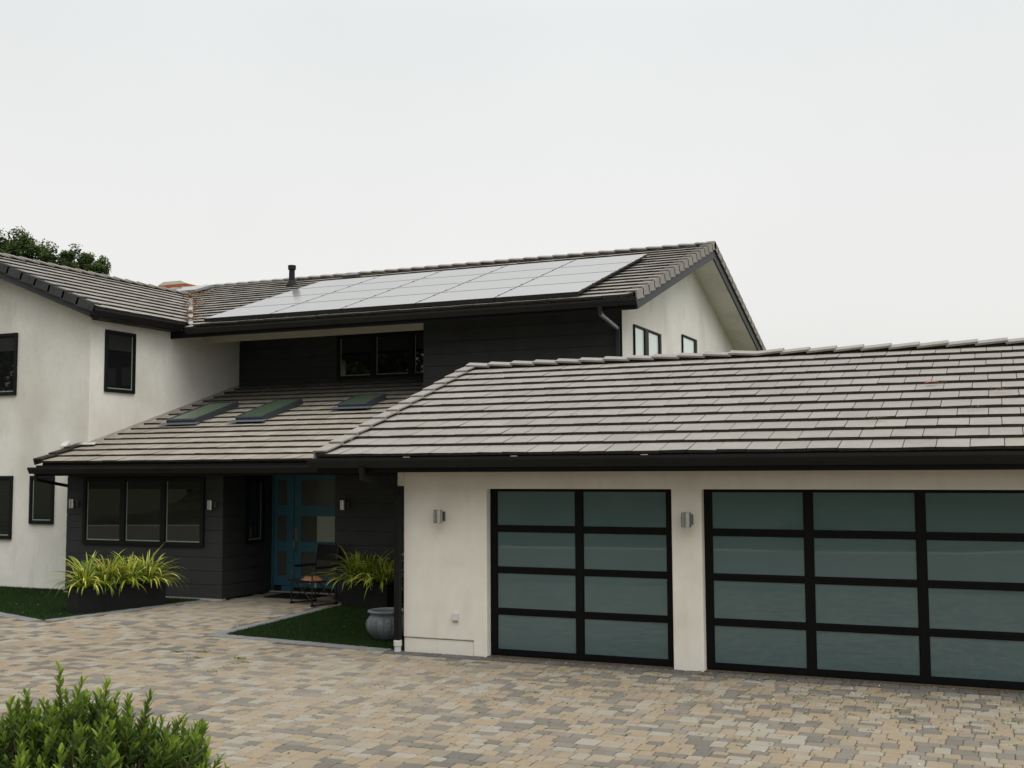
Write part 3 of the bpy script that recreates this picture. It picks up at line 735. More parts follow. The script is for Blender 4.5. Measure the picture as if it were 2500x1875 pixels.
def garage_door(x0, x1, nc):
    y0, y1 = .115, .16; z0, z1 = .012, DH+.03
    H = [(.012, .078), (.533, .597), (1.061, 1.123), (1.587, 1.652), (2.105, z1)]
    f = MB(); wd = (x1-x0)/nc
    cols = [(x0-.0, x0+.088)]+[(x0+wd*i-.045, x0+wd*i+.045) for i in range(1, nc)]+[(x1-.088, x1)]
    for a, b in cols: f.box(a, b, y0, y1, z0, z1)
    for (c0, c1) in zip(cols[:-1], cols[1:]):
        for j, (a, b) in enumerate(H): 
            if 0 < j < 4:        # the joint between two door sections
                mid = (a+b)/2; f.box(c0[1], c1[0], y0, y1, a, mid-.002); f.box(c0[1], c1[0], y0, y1, mid+.002, b); f.box(c0[1], c1[0], y0+.01, y1, mid-.002, mid+.002)
            else: f.box(c0[1], c1[0], y0, y1, a, b)
    root = f.build('garage_door', 'door_black', house)
    for (c0, c1) in zip(cols[:-1], cols[1:]):
        for (h0, h1) in zip(H[:-1], H[1:]):
            p = MB(); p.box(c0[1]-.004, c1[0]+.004, y0+.018, y0+.028, h0[1]-.004, h1[0]+.004); p.build('pane', 'frost_glass', root)
    g_ = MB()
    for (c0, c1) in zip(cols[:-1], cols[1:]):      # rubber glazing beads
        for (h0, h1) in zip(H[:-1], H[1:]):
            a, b, c, d = c0[1], c1[0], h0[1], h1[0]; t = .012
            g_.box(a, b, y0+.008, y0+.0175, c, c+t); g_.box(a, b, y0+.008, y0+.0175, d-t, d); g_.box(a, a+t, y0+.008, y0+.0175, c+t, d-t); g_.box(b-t, b, y0+.008, y0+.0175, c+t, d-t)
    g_.build('glazing_bead', 'door_black', root)
garage_door(*D1, 2); garage_door(*D2, 4)

# ---- downspouts (square pipe)
def downspout(pts, r, m='gutter', fit=None):
    d = MB(); d.tube(pts, r*1.414, 4, smooth=False); o = d.build('downspout', m, house)
    if fit:
        f = MB(); x, y, z = fit; f.lathe([(.001, z+.16), (.052, z+.16), (.055, z+.15), (.055, z+.085), (.045, z+.08), (.045, z+.0), (.001, z)], 20, cx=x, cy=y, sharp=True); f.build('pipe_fitting', 'white_paint', o)
    return o
downspout([(-.31, -.545, 2.42), (-.31, -.545, 2.28), (-.085, -.085, 2.15), (-.055, -.055, 2.05), (-.055, -.055, .10)], .038, 'trim', fit=(-.055, -.055, -.01))
downspout([(.555, 6.505, 5.40), (.555, 6.505, 5.24)], .036)
downspout([(.555, 6.505, 5.25), (.54, 7.56, 5.10)], .026, 'pipe_grey')  # diagonal run in lighter grey, painting in the light it catches
downspout([(.54, 7.585, 5.14), (.54, 7.585, 2.6)], .034, 'fascia')
downspout([(-9.70, 3.01, 2.36), (-9.70, 3.01, 2.22), (-9.735, 3.95, 2.08), (-9.75, 4.14, 2.03), (-9.75, 4.15, .1)], .028, 'trim')

# ---- vent pipe, chimney, small roof items
vp = MB(); vx, vy = -9.82, 11.6; vz = surf(11.6)
vp.lathe([(.16, vz-.03), (.12, vz+.06), (.080, vz+.12), (.076, vz+.40), (.102, vz+.41), (.106, vz+.52), (.096, vz+.525), (.096, vz+.50), (.001, vz+.50)], 20, cx=vx, cy=vy, sharp=True)
vp.build('vent_pipe', 'planter_box', main_roof)
ch = MB(); ch.box(-16.16, -15.06, 13.7, 14.7, 6.5, 8.02, 0); ch.prism([(-16.16, 8.02), (-15.06, 8.02), (-15.3, 8.12), (-15.95, 8.12)], 1, 13.70, 14.70, 1)
ch.build('chimney', ['brick_red', 'mortar'], main_roof)
rc = MB(); O = Vector((-8.24, 12.03, surf(12.03))); rc.frame_box(O, X_, VF, NF, -.22, .22, -.12, .12, 0, .10)
rc.build('roof_vent', 'skylight_frame', main_roof, bevel=.02)
rs = MB(); O = Vector((0, 11.75, surf(11.75)))
rs.frame_box(O, X_, VF, NF, -13.9, -12.95, -.22, .62, .035, .10); skl = rs.build('skylight', 'pipe_grey', house)
p = MB(); p.frame_box(O, X_, VF, NF, -13.87, -12.98, -.19, .59, .1005, .105); p.build('pane', 'solar_cell', skl)
cd = MB(); cd.tube([(-12.9, 12.15, surf(12.15)+.05), (-11.2, 12.2, surf(12.2)+.05), (-10.1, 12.0, surf(12.0)+.05)], .018, 6); cd.build('conduit', 'steel_dark', main_roof)

# ------------------------------------------------------------------ solar panels (20)
PW, PH = 1.746, 1.163*math.hypot(1, SLP)
def make_panel():
    t = thing('solar_panel', 'x', 'solar panel', group='solar panels on the main roof')
    f = MB(); fr = .014; h = .04; a, b = .006, PW-.006; c, d = .008, PH-.008
    E = ((1, 0, 0), VF, NF); Z = (0, 0, 0)
    f.frame_box(Z, *E, a, b, c, c+fr, -.085, .001); f.frame_box(Z, *E, a, b, d-fr, d, -h, .001); f.frame_box(Z, *E, a, a+fr, c+fr, d-fr, -h, .001); f.frame_box(Z, *E, b-fr, b, c+fr, d-fr, -h, .001)
    f.build('frame', 'solar_frame', t)
    g_ = MB(); g_.frame_box(Z, *E, a+fr, b-fr, c+fr, d-fr, -.03, 0); g_.build('cell_sheet', 'solar_cell', t)
    for v in (.28, .92):
        k = MB(); k.frame_box(Z, *E, b-.022, b+.012, v-.03, v+.03, .0015, .007); k.build('clamp', 'solar_frame', t)
    for u in (.4, 1.35):
        k = MB(); k.frame_box(Z, *E, u-.03, u+.03, c+.03, d-.03, -.095, -h); k.build('mounting_rail', 'alu', t)
    return t
proto = make_panel()
colw = ['leftmost column', 'second column from left', 'middle column', 'fourth column from left', 'rightmost column']
roww = ['bottom row along the gutter', 'second row above the gutter', 'third row above the gutter', 'top row along the ridge']
for i in range(5):
    for j in range(4):
        o = proto if (i, j) == (0, 0) else copy_tree(proto)
        yy = 6.50+1.163*j; base = Vector((-8.60+PW*i, yy, surf(yy)+.10)); o.location = base
        o['label'] = f'grey solar panel in the {roww[j]}, {colw[i]}'
sk = MB(); 
# ------------------------------------------------------------------ wall lamps
def make_lamp():
    t = thing('wall_lamp', 'x', 'wall lamp', group='brushed steel cylinder wall lamps')
    c = MB(); r = .060; c.lathe([(.001, -.088), (r-.004, -.088), (r, -.085), (r, -.066), (r-.004, -.065), (r-.004, -.060), (r, -.059), (r, .063), (r-.004, .064), (r-.004, .069), (r, .070), (r, .085), (r-.004, .088), (.001, .088)], 40, cx=0, cy=-.11, sharp=True)
    c.build('cylinder_shade', 'steel', t)
    mnt = MB(); mnt.box(-.03, .03, -.05, -.018, -.05, .05); mnt.box(-.057, .057, -.018, -.001, -.062, .062); mnt.build('mount_plate', 'steel_dark', t, bevel=.003)
    return t
lp = make_lamp()
LAMPS = [((.565, 0, 1.772), 'steel cylinder lamp on white stucco between the downspout and the smaller garage door'),
         ((3.865, 0, 1.772), 'steel cylinder lamp on the white pier between the two garage doors'),
         ((-9.455, BY-.005, 1.752), 'steel cylinder lamp on dark siding at the white wall side of the triple window'),
         ((-6.105, BY-.005, 1.750), 'steel cylinder lamp on dark siding between the triple window and the entry recess'),
         ((-3.61, 4.375, 1.75), 'steel cylinder lamp on dark siding just beside the blue front door')]
for i, (p, lab) in enumerate(LAMPS):
    o = lp if i == 0 else copy_tree(lp); o.location = p; o['label'] = lab
# outlet cover, vent hood
t = thing('outlet_cover', 'small white weatherproof socket cover low on the stucco beside the garage door', 'outlet cover', (.772, -.001, .474))
mb = MB(); mb.box(-.043, .043, -.012, 0, -.062, .062); mb.build('back_plate', 'white_paint', t, bevel=.004)
mb = MB(); mb.prism([(-.045, .055), (-.012, .058), (-.012, -.045), (-.045, -.035)], 0, -.036, .036); mb.build('lid', 'white_paint', t, bevel=.005)
t = thing('vent_hood', 'small white slanted hood on the white wall above the porch eave', 'vent hood', (-10.12, wy, 2.92))
mb = MB(); mb.prism([(-.001, .07), (-.12, -.02), (-.12, -.065), (-.001, -.065)], 0, -.09, .07); mb.build('hood', 'white_paint', t, bevel=.004)
mb = MB(); mb.box(-.06, .04, -.10, -.001, -.10, -.076); mb.build('vent_flap', 'trim', t)

# ------------------------------------------------------------------ planters and strap-leaved plants
def planter(name, A, d, wdir, Ln, Wd, Ht, label):
    d = Vector((*d, 0)).normalized(); wv = Vector((*wdir, 0)).normalized()
    t = thing(name, label, 'planter', (A[0], A[1], 0)); Z = Vector((0, 0, 1)); O = Vector((0, 0, .002)); th = .03
    b = MB(); b.frame_box(O, d, wv, Z, 0, Ln, 0, th, 0, Ht); b.frame_box(O, d, wv, Z, 0, Ln, Wd-th, Wd, 0, Ht); b.frame_box(O, d, wv, Z, 0, th, th, Wd-th, 0, Ht); b.frame_box(O, d, wv, Z, Ln-th, Ln, th, Wd-th, 0, Ht)
    b.build('box', 'planter_box', t)
    s = MB(); s.frame_box(O, d, wv, Z, th, Ln-th, th, Wd-th, .01, Ht-.04); s.build('soil', 'soil', t)
    return t
def strap_plant(loc, nb, seed, label, scale=1.0, group='strap leaved plants in the planters', tint=0):
    rs = random.Random(seed); mb = MB()
    for i in range(nb):
        a = rs.uniform(0, 6.283); Ln = rs.uniform(.40, .84)*scale; el = R(rs.uniform(24, 84)); wd = rs.uniform(.009, .0155); droop = rs.uniform(.9, 2.6)
        if rs.random() < .12: el = R(rs.uniform(62, 86)); droop = rs.uniform(.1, .7); Ln = min(Ln, .56*scale)
        p = Vector((rs.uniform(-.08, .08), rs.uniform(-.07, .07), 0)); n = 10; tone = rs.random()
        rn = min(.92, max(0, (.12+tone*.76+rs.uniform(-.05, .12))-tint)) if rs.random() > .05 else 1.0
        twist = rs.uniform(-.5, .5); vs = []; seg = Ln/n; ee = el
        for k in range(n+1):
            t_ = k/n; ww = wd*(.55+1.0*t_*(1.25-t_)*1.6)*(1 if t_ < .75 else max(.03, (1-t_)/.25))
            dr = Vector((math.cos(a)*math.cos(ee), math.sin(a)*math.cos(ee), math.sin(ee)))
            sdv = Vector((-math.sin(a+twist*t_), math.cos(a+twist*t_), 0)); nn = dr.cross(sdv).normalized()
            vs += [p-sdv*ww+nn*ww*.35, p-nn*.0, p+sdv*ww+nn*ww*.35]
            p = p+dr*seg; ee -= droop*seg/Ln*(.35+1.3*t_)
            if ee < R(-62): ee = R(-62)
        for k in range(n):
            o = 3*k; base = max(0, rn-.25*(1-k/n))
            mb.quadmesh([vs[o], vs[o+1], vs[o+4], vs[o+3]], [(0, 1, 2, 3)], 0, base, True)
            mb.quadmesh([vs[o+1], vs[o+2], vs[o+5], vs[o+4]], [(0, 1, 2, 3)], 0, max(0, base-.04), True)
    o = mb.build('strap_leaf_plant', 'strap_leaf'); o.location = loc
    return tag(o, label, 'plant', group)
pA = Vector((-6.971, 1.359)); pd = Vector((.515, 1.58)).normalized(); pw = Vector((-pd.y, pd.x)); PLN = 1.66
planter('planter_box', pA, pd, pw, PLN, .34, .41, 'long matt black planter on the lawn in front of the triple window')
labs = ['arching yellow green plant at the end of the black planter nearest the white wall', 'yellow green strap plant second along the black planter under the triple window',
        'yellow green strap plant third along the black planter under the triple window', 'tall yellow green strap plant at the blue door end of the long black planter']
for i, s in enumerate((.22, .62, 1.03, 1.42)):
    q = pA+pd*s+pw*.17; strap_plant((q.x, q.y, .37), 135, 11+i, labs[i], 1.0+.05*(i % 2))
qA = Vector((-3.43, 3.95)); qd = Vector((1.0, -.16)).normalized(); qw = Vector((-qd.y, qd.x))
planter('planter_box', qA, qd, qw, 1.02, .34, .41, 'short black planter against the dark wall beside the folding chair')
labs = ['yellow green strap plant leaning over the folding chair arm', 'yellow green strap plant in the middle of the shorter planter by the chair', 'yellow green strap plant at the downspout end of the shorter planter']
for i, s in enumerate((.18, .52, .86)):
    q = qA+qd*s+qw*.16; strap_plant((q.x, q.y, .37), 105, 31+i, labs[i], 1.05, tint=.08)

# ------------------------------------------------------------------ folding chair with a cloth
ct = thing('folding_chair', 'black folding director chair with tube frame standing before the blue door', 'chair', (-4.03, 3.98, 0), R(-23.6))
cw, cd_ = .335, .25       # half width, half depth
def chair_part(name, fn, m):
    b = MB(); fn(b); return b.build(name, m, ct)
for s in (-1, 1):
    def side(b):
        pts = [(s*cw, cd_, .02), (s*cw, -cd_+.03, .02), (s*cw, -cd_, .05), (s*cw, -cd_, .58), (s*cw, -cd_+.02, .63), (s*cw, -cd_+.07, .655), (s*cw, cd_, .665)]
        b.tube(pts, .0135, 8)
    fr = chair_part('side_frame', side, 'chair_tube')
    def rear(b): b.tube([(s*cw, cd_, .02), (s*cw, cd_, .66), (s*cw*.97, cd_+.05, 1.02)], .0135, 8)
    chair_part('back_post', rear, 'chair_tube')
    def arm(b): b.box(s*cw-.024, s*cw+.024, -cd_+.06, cd_-.01, .668, .690)
    chair_part('armrest', arm, 'chair_fabric')
    def foot(b): b.box(s*cw-.02, s*cw+.02, -cd_-.02, -cd_+.05, .002, .035); b.box(s*cw-.02, s*cw+.02, cd_-.04, cd_+.02, .002, .035)
    chair_part('foot_cap', foot, 'chair_fabric')
    def brace(b): b.tube([(-s*(cw-.02), -cd_+.02+.012*s, .10), (s*(cw-.03), -cd_+.02+.012*s, .43)], .010, 8)
    chair_part('cross_brace', brace, 'chair_tube')
    def brace2(b): b.tube([(-s*(cw-.02), cd_-.02+.012*s, .10), (s*(cw-.03), cd_-.02+.012*s, .43)], .010, 8)
    chair_part('cross_brace', brace2, 'chair_tube')
    def clip(b): b.lathe([(.001, -.03), (.017, -.03), (.017, .03), (.001, .03)], 10, cx=s*(cw-.075), cy=-cd_+.005)
    cl = MB(); cl.lathe([(.001, .385), (.016, .385), (.016, .43), (.001, .43)], 10, cx=s*(cw-.075), cy=-cd_+.005); cl.build('clip', 'chair_clip', ct)
def seat(b):
    n = 8
    for i in range(n):
        x0, x1 = -cw+.01+i*(2*cw-.02)/n, -cw+.01+(i+1)*(2*cw-.02)/n
        z = lambda x: .445-.025*(1-(x/cw)**2)
        vs = [(x0, -cd_-.09, z(x0)), (x1, -cd_-.09, z(x1)), (x1, cd_-.02, z(x1)-.02), (x0, cd_-.02, z(x0)-.02)]
        vs += [(a, b_2, c-.025) for a, b_2, c in vs]
        b.quadmesh(vs, [(0, 1, 2, 3), (7, 6, 5, 4), (0, 4, 5, 1), (2, 6, 7, 3)] + ([(0, 3, 7, 4)] if i == 0 else []) + ([(1, 5, 6, 2)] if i == n-1 else []))
chair_part('seat', seat, 'chair_fabric')
def backr(b):
    n = 8
    for i in range(n):
        x0, x1 = -cw+i*2*cw/n, -cw+(i+1)*2*cw/n; f_ = lambda x: cd_+.045+.03*(1-(x/cw)**2)
        vs = [(x0, f_(x0)-.015, .75), (x1, f_(x1)-.015, .75), (x1, f_(x1)+.02, 1.03), (x0, f_(x0)+.02, 1.03)]
        vs += [(a, b_2+.02, c) for a, b_2, c in vs]
        b.quadmesh(vs, [(3, 2, 1, 0), (4, 5, 6, 7), (0, 1, 5, 4), (2, 3, 7, 6)] + ([(0, 4, 7, 3)] if i == 0 else []) + ([(1, 2, 6, 5)] if i == n-1 else []))
chair_part('backrest', backr, 'chair_fabric')
mb = MB(); mb.box(.10, .16, -.05, -.046, .30, .40); mb.build('care_tag', 'chair_clip', ct)
# crumpled cloth on the seat
cb = MB(); n, m_ = 18, 12; V = []
for i in range(n+1):
    for j in range(m_+1):
        u, v = i/n*2-1, j/m_*2-1; e = (1-abs(u)**3)*(1-abs(v)**3)
        zz = .062*e**.6+.012*math.sin(7*u+3*v)*e+.010*math.sin(13*v-4*u+1)*e
        V.append((u*.21+.02*math.sin(5*v), v*.15+.015*math.sin(6*u), .002+zz))
cb.quadmesh(V, [(i*(m_+1)+j, (i+1)*(m_+1)+j, (i+1)*(m_+1)+j+1, i*(m_+1)+j+1) for i in range(n) for j in range(m_)], 0, .5, True)
o = cb.build('folded_cloth', 'cloth'); o.location = (-3.98, 3.86, .433); o.rotation_euler = (0, 0, R(-23.6))
tag(o, 'crumpled terracotta brown cloth lying on the seat of the folding chair', 'cloth')
mb = MB(); mb.box(-5.50, -4.52, 4.50, 5.18, .003, .018); tag(mb.build('doormat', 'mat_rubber', bevel=.005), 'black doormat on the pavers before the blue front door', 'doormat')

# ------------------------------------------------------------------ urn
def flute(t, z):
    k = max(0, min(1, (z-.02)/.08))*max(0, min(1, (.30-z)/.05)); return 1-.085*k*(1-abs(math.sin(t*8)))**3
ur = MB(); prof = [(.001, .002), (.15, .002), (.165, .02), (.215, .07), (.248, .13), (.258, .185), (.248, .235), (.222, .275), (.20, .295), (.194, .305), (.205, .318), (.228, .33), (.238, .343), (.234, .356), (.218, .362), (.200, .357), (.19, .345), (.185, .31), (.20, .25), (.20, .2), (.001, .2)]
ur.lathe(prof, 160, rfun=flute)
o = ur.build('urn', 'urn_clay'); o.location = (-.71, .80, .01); o.scale = (1.14, 1.14, 1.12)
tag(o, 'empty round fluted blue grey clay urn on the turf beside the downspout', 'urn')

# ------------------------------------------------------------------ vegetation
def leaf_shrub(loc):
    t = thing('shrub', 'bright green small leaved shrub in the near corner below the driveway', 'shrub', loc)
    rs = random.Random(5); lf = MB(); tw = MB(); V = []; F = []; RN = []
    def leaf(p, d, nrm, Ln, wd, rn):
        s = d.cross(nrm).normalized(); nrm = s.cross(d).normalized(); o = len(V)
        prof = [(0, .12), (.25, .75), (.55, 1.0), (.82, .62), (1, .02)]
        for (k, w_) in prof:
            c = p+d*(Ln*k)+nrm*(-.10*Ln*k*k); V.extend([c-s*wd*w_+nrm*wd*.35*w_, c, c+s*wd*w_+nrm*wd*.35*w_])
        for k in range(4):
            a = o+3*k; F.append((a, a+1, a+4, a+3)); RN.append(rn); F.append((a+1, a+2, a+5, a+4)); RN.append(max(0, rn-.06))
    def shoot(p0, d0, Ln, young):
        d = d0.normalized(); pts = [p0]; n = 6
        for k in range(n):
            d = (d+Vector((rs.uniform(-.12, .12), rs.uniform(-.12, .12), .10))).normalized(); pts.append(pts[-1]+d*(Ln/n))
        tw.tube(pts, [.0035-.002*k/n for k in range(n+1)], 5)
        nl = int(Ln/.0090); ang = rs.uniform(0, 6)
        for k in range(nl):
            f = .18+.82*k/nl; i = min(n-1, int(f*n)); p = pts[i].lerp(pts[i+1], f*n-i); ax = (pts[i+1]-pts[i]).normalized()
            ang += 2.4; a = Vector((0, 0, 1)) if abs(ax.z) < .9 else Vector((1, 0, 0)); u = ax.cross(a).normalized(); v = u.cross(ax)
            rad = u*math.cos(ang)+v*math.sin(ang); op = R(rs.uniform(50, 68)-38*f*f)
            dd = ax*math.cos(op)+rad*math.sin(op)+Vector((0, 0, .22)); dd.normalize()
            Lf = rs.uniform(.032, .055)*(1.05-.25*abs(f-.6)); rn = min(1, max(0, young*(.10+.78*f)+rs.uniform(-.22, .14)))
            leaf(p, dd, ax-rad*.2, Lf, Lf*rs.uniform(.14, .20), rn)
    # main limbs
    c0 = Vector((0, 0, 0))
    for k in range(9):
        a = rs.uniform(0, 6.28); e = R(rs.uniform(35, 80)); d = Vector((math.cos(a)*math.cos(e), math.sin(a)*math.cos(e), math.sin(e)))
        tw.tube([Vector((d.x*.05, d.y*.05, -.30)), c0, c0+d*.18, c0+d*.36+Vector((0, 0, .04))], [.015, .014, .010, .006], 6)
    for k in range(700):
        a = rs.uniform(0, 6.28); e = math.asin(rs.uniform(-.05, 1)); r_ = rs.uniform(.55, .93)
        d = Vector((math.cos(a)*math.cos(e), math.sin(a)*math.cos(e), math.sin(e)))
        lump = 1+.13*math.sin(3*a+1)*math.cos(e)+.10*math.sin(5*a+2*e*3)
        p = Vector((d.x*.70, d.y*.60, d.z*.385))*r_*lump
        dirv = Vector((d.x*.55, d.y*.55, d.z*.5+.75))
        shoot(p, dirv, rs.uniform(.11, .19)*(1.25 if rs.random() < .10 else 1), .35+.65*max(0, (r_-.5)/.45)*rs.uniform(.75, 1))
    for (dx, dy, ln, z0) in ((-.12, .08, .26, .34), (.16, .02, .25, .33), (-.02, .05, .21, .36), (.34, .1, .16, .25)):
        shoot(Vector((dx, dy, z0)), Vector((rs.uniform(-.1, .2), 0, 1)), ln, 1.0)
    lf.v = V; lf.f = F; lf.m = [0]*len(F); lf.r = RN; lf.smooth = [True]*len(F)
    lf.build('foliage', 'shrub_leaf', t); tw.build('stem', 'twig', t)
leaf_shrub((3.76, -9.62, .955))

def tree(name, loc, trunk_h, crown, label, seed, leaf=.10, nleaf=9000, group=None):
    """crown: list of (dx,dy,dz,r) clumps"""
    t = thing(name, label, 'tree', loc, group=group); rs = random.Random(seed); tr = MB()
    tr.tube([(0, 0, -.1), (.05, 0, trunk_h*.5), (0, .05, trunk_h)], [.26, .2, .15], 10)
    V = []; F = []; RN = []; tot = sum(c[3]**2 for c in crown)
    for (dx, dy, dz, r_) in crown:
        tr.tube([(0, 0, trunk_h*.8), (dx*.5, dy*.5, (trunk_h+dz)*.5+.1), (dx, dy, dz)], [.10, .07, .03], 6)
        sub = [(Vector((dx, dy, dz))+Vector((rs.gauss(0, 1), rs.gauss(0, 1), rs.gauss(0, .8))).normalized()*r_*rs.uniform(.45, 1.0), r_*rs.uniform(.22, .42)) for _ in range(26)]
        tone = [rs.uniform(-.18, .18) for _ in sub]
        for k in range(int(nleaf*r_*r_/tot)):
            si = rs.randrange(len(sub)); c, sr = sub[si]; d = Vector((rs.gauss(0, 1), rs.gauss(0, 1), rs.gauss(0, 1))).normalized(); p = c+d*sr*rs.uniform(.5, 1.05)
            a = Vector((rs.gauss(0, 1), rs.gauss(0, 1), rs.gauss(0, 1))).normalized(); b = a.cross(d+Vector((0, 0, .4))).normalized(); l = leaf*rs.uniform(.6, 1.2); o = len(V)
            V += [p-a*l*.5, p+b*l*.28, p+a*l*.5, p-b*l*.28]; F.append((o, o+1, o+2, o+3)); RN.append(min(1, max(0, .45+tone[si]+.30*d.z+rs.uniform(-.2, .2))))  # leaves on the upper side of each clump painted lighter as top light
    tr.build('trunk', 'bark', t); cb = MB(); cb.v = V; cb.f = F; cb.m = [0]*len(F); cb.r = RN; cb.smooth = [False]*len(F)
    cb.build('crown', 'tree_leaf', t); return t
def clumps(base, lst):
    """crown clumps of a far tree: (sideways m, height m, radius) about the base"""
    return [(.917*a+.2*math.sin(7*a+z), .398*a+.5*math.cos(5*a-z), z, r_) for (a, z, r_) in lst]
tree('tree', (-28.8, 19.8, -.05), 7.0, clumps(0, [(-.55, 11.35, .9), (-.1, 11.55, .75), (.65, 11.25, .72), (1.1, 10.75, .75), (1.65, 10.65, .72), (.3, 10.5, 1.0), (2.2, 10.25, .7), (-1.6, 11.2, 1.2), (-1.2, 10.0, 1.3), (.9, 9.6, 1.2)]),
     'tall dark green tree rising behind the white wing roof at the left edge', 3, nleaf=26000, leaf=.13)
tree('tree', (-26.2, 20.7, -.05), 7.0, clumps(0, [(.05, 10.75, .72), (.45, 10.35, .68), (-.3, 10.2, .72), (.55, 9.95, .5), (.1, 9.6, .9)]),
     'smaller rounded dark green tree behind the wing roof, nearer the chimney', 9, nleaf=15000, leaf=.12)

# ------------------------------------------------------------------ raised bed and hill behind the camera
WP = [(-20, -5.5), (-14, -7.0), (-8, -8.5), (-2, -9.2), (1.5, -9.25), (4.3, -9.15), (6.6, -10.3), (8.4, -11.9), (9.6, -13.8), (10.0, -16.5), (10.2, -24)]
wl = MB(); n = len(WP); vs = []
for i, (x, y) in enumerate(WP):
    a = Vector(WP[max(0, i-1)]); b = Vector(WP[min(n-1, i+1)]); d = (b-a).normalized(); nn = Vector((d.y, -d.x))*.10
    tp = .72+.03*math.sin(i*1.7)
    vs += [(x-nn.x, y-nn.y, -.05), (x-nn.x, y-nn.y, tp), (x+nn.x, y+nn.y, tp), (x+nn.x, y+nn.y, -.05)]
wl.quadmesh(vs, [(4*i+k, 4*i+(k+1) % 4, 4*(i+1)+(k+1) % 4, 4*(i+1)+k) for i in range(n-1) for k in range(4)] + [(0, 1, 2, 3), (4*n-1, 4*n-2, 4*n-3, 4*n-4)])
tag(wl.build('retaining_wall', 'bed_wall', bevel=.02), 'low curved pale stucco retaining wall holding the bed across the driveway', 'wall')
hl = MB(); nx = len(WP); rowsN = 14; vs = []
for i, (x, y) in enumerate(WP):
    a = Vector(WP[max(0, i-1)]); b = Vector(WP[min(n-1, i+1)]); d = (b-a).normalized(); nn = Vector((d.y, -d.x))
    for k in range(rowsN+1):
        s = .05+k*1.7; tgt = Vector((x, y))+nn*s*.35+Vector((-.05, -1))*s*.75
        z = .64+.10*min(1, s/2)+max(0, s-4)*.27+.25*math.sin(x*.7+s)*min(1, s/6); vs.append((tgt.x, tgt.y, z))
hl.quadmesh(vs, [(i*(rowsN+1)+k, i*(rowsN+1)+k+1, (i+1)*(rowsN+1)+k+1, (i+1)*(rowsN+1)+k) for i in range(nx-1) for k in range(rowsN)], 0, .5, True)
tag(hl.build('hill', 'hill_soil'), kind='structure')
clump = [(0, 0, 4.6, 2.0), (1.6, .4, 4.0, 1.6), (-1.7, -.2, 4.2, 1.6), (.4, 1.2, 5.6, 1.6), (-.6, -.6, 6.6, 1.5), (.2, .2, 8.0, 1.3)]
first = None
for i, (x, y, z) in enumerate(((-17, -22, 2.5), (-12, -26, 4), (-7, -23, 3.5), (-2, -27, 4.5), (2.5, -25, 4.5), (6.5, -28, 5), (-22, -18, 2), (-10, -31, 5), (0, -33, 6), (11, -30, 4), (-30, -17, 1), (-36, -14, 1), (-34, -21, 1), (-41, -18, 1), (-26, -20, 1.5), (-19, -26, 4), (-14, -32, 6))):  # unseen trees; several added at the left so window panes reflect dark
    if first is None: first = tree('tree', (x, y, z), 3.0, clump, 'unseen dense dark green tree across the driveway, darkens window reflections', 21, leaf=.30, nleaf=9000, group='unseen trees across the driveway that darken window reflections'); o = first
    else: o = copy_tree(first); o.location = (x, y, z)
    o.rotation_euler = (0, 0, i*1.3); s = 1.05+.12*((i*7) % 4); o.scale = (s, s, s)

# ------------------------------------------------------------------ small debris
def strands(name, pts, n, ln, rad, label, cat, m='needle', seed=1):
    rs = random.Random(seed); mb = MB()
    for (c, sx, sy, sz) in pts:
        for k in range(n):
            p = Vector(c)+Vector((rs.gauss(0, sx), rs.gauss(0, sy), 0)); a = rs.uniform(0, 6.28); l = ln*rs.uniform(.5, 1.3)
            p.z = c[2]+SLP*(p.y-c[1])+rs.uniform(0, sz) if sz > .02 else c[2]+rs.uniform(0, .01)
            q = p+Vector((math.cos(a)*l, math.sin(a)*l, rs.uniform(-.2, .3)*l)); s = Vector((-math.sin(a), math.cos(a), .3))*rad; md = (p+q)/2+Vector((0, 0, rs.uniform(0, .3)*l))
            mb.quadmesh([p-s, p+s, md+s, md-s, q], [(0, 1, 2, 3), (3, 2, 4)], 0, rs.random())
    return tag(mb.build(name, m), label, cat, kind='stuff')
vpt = lambda t: (val_p.x+val_d.x*t, val_p.y+val_d.y*t, surf(val_p.y+val_d.y*t)+.02)
strands('pine_needles', [(vpt(.15), .05, .08, .05), (vpt(2.6), .09, .25, .10), (vpt(3.0), .10, .25, .10), (vpt(4.9), .14, .3, .10), (vpt(5.2), .14, .3, .10), (vpt(1.4), .03, .1, .05)], 90, .16, .006, 'clumps of orange brown needles caught in the roof valley', 'pine needles')
rs = random.Random(3); gp = []
for (x, y) in ((-.82, .35), (-.85, .02), (-.84, 1.3), (-.86, 1.9), (2.0, 1.0), (7.1, .9), (6.0, .55), (7.3, 1.6), (3.3, .2)): gp.append(((x, y, gsurf(y)+.012), .06, .02, .01))
strands('pine_needles', gp, 12, .10, .0022, 'a few dry needles scattered on the garage roof tiles', 'pine needles', seed=8)
lm = MB(); c = Vector((6.53, 2.03, gsurf(2.03)+.02)); n = 9; vs = []
for i in range(n+1):
    t = i/n; wd = .035*math.sin(math.pi*min(1, t*1.05+.02))**.8*(1-.4*(i % 2)); p = c+Vector((t*.20-.1, .01*math.sin(3*t), GS*.01*math.sin(3*t)+.02*math.sin(math.pi*t)))
    vs += [p+Vector((0, -wd, -wd*GS)), p+Vector((0, wd, wd*GS))]
lm.quadmesh(vs, [(2*i, 2*i+1, 2*i+3, 2*i+2) for i in range(n)]); lm.tube([c+Vector((.1, 0, .004)), c+Vector((.18, .02, .012))], .003, 5)
tag(lm.build('dry_leaf', 'leaf_red'), 'single rust red dry leaf lying on the garage roof tiles', 'leaf')
wd_ = MB(); rs = random.Random(4)
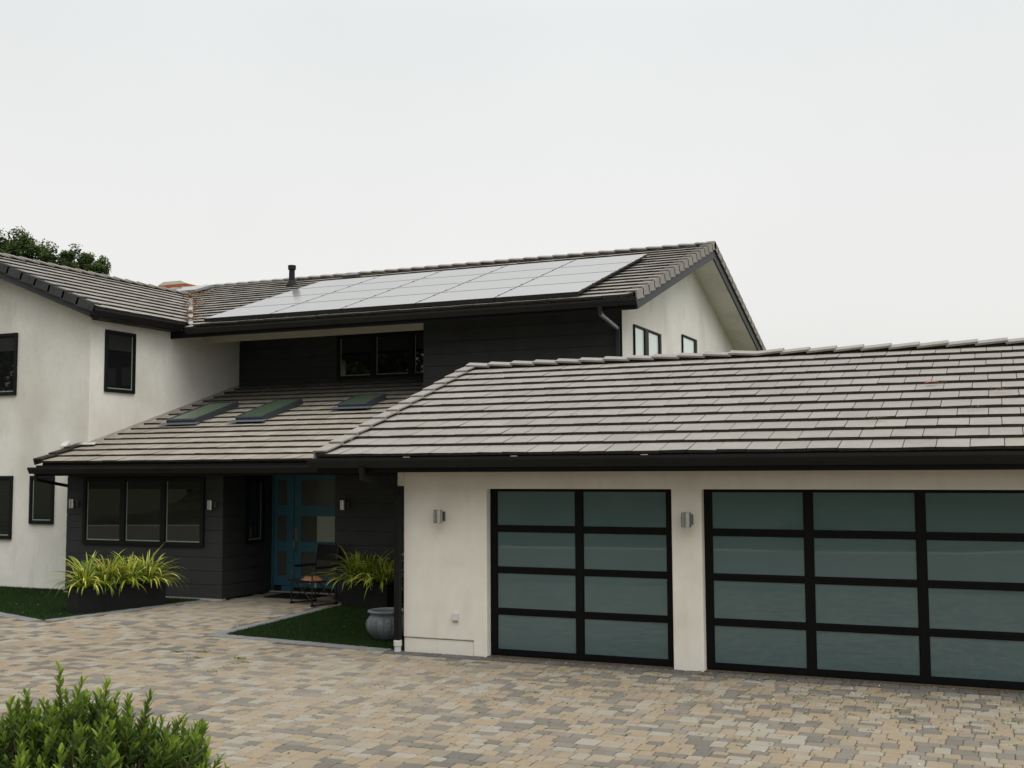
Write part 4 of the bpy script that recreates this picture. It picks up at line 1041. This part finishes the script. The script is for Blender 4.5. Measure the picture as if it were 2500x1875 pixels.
def tuft(mb, x, y, n, sp, ln):
    for k in range(n):
        a = rs.uniform(0, 6.28); p = Vector((x+rs.gauss(0, sp), y+rs.gauss(0, sp*.5), 0)); l = ln*rs.uniform(.5, 1.2); d = Vector((math.cos(a), math.sin(a), rs.uniform(.15, .8))).normalized(); s = Vector((-math.sin(a), math.cos(a), 0))*.006
        mb.quadmesh([p-s, p+s, p+d*l*.6+s, p+d*l*.6-s, p+d*l], [(0, 1, 2, 3), (3, 2, 4)], 0, rs.random())
for (x, y, n_) in ((-2.75, -1.17, 45), (-2.42, -1.04, 40), (-2.2, -1.44, 40), (-1.67, -1.27, 55), (-1.43, -1.49, 18), (-.75, -1.2, 14), (-1.35, -2.16, 10)): tuft(wd_, x, y, n_, .05, .035)
for k in range(230):
    x = rs.uniform(2.2, 8); y = -.25-abs(rs.gauss(0, 1.3)); tuft(wd_, x, y, rs.randint(2, 8), .025, .022)
tag(wd_.build('weeds', 'weed'), 'small green weed tufts growing in the driveway joints', 'weeds', kind='stuff')
lt = MB()
for k in range(2100):
    if k < 700: x, y = rs.uniform(1.2, 8.5), -abs(rs.gauss(0, .18))-.005
    elif k < 1900: x = rs.uniform(.6, 8.6); y = -.2-abs(rs.gauss(0, 1.6)); x += .9*math.sin(y*3)*(rs.random() < .5)
    else: x, y = rs.uniform(-11, 4), rs.uniform(-6.5, 3)
    if inside(LAWN_W, x, y) or inside(LAWN_E, x, y): continue
    l = rs.uniform(.008, .026); a = rs.uniform(0, 6.28); d = Vector((math.cos(a), math.sin(a), rs.uniform(-.1, .3)))*l; s = Vector((-d.y, d.x, 0))*rs.uniform(.2, .45); p = Vector((x, y, .006))
    lt.quadmesh([p-d, p+s, p+d, p-s], [(0, 1, 2, 3)], 0, rs.random()**1.3 if rs.random() > .06 else 1.0)
for (poly, cnt) in ((LAWN_W, 22), (LAWN_E, 10)):
    while cnt:
        x, y = rs.uniform(-11, 0), rs.uniform(.2, 4)
        if inside(poly, x, y):
            l = rs.uniform(.012, .03); p = Vector((x, y, .042)); lt.quadmesh([p+Vector((-l, 0, 0)), p+Vector((0, l*.5, .004)), p+Vector((l, 0, 0)), p+Vector((0, -l*.5, 0))], [(0, 1, 2, 3)], 0, .8); cnt -= 1
tag(lt.build('leaf_litter', 'litter'), 'scattered dry leaf bits on the driveway pavers', 'leaf litter', kind='stuff')
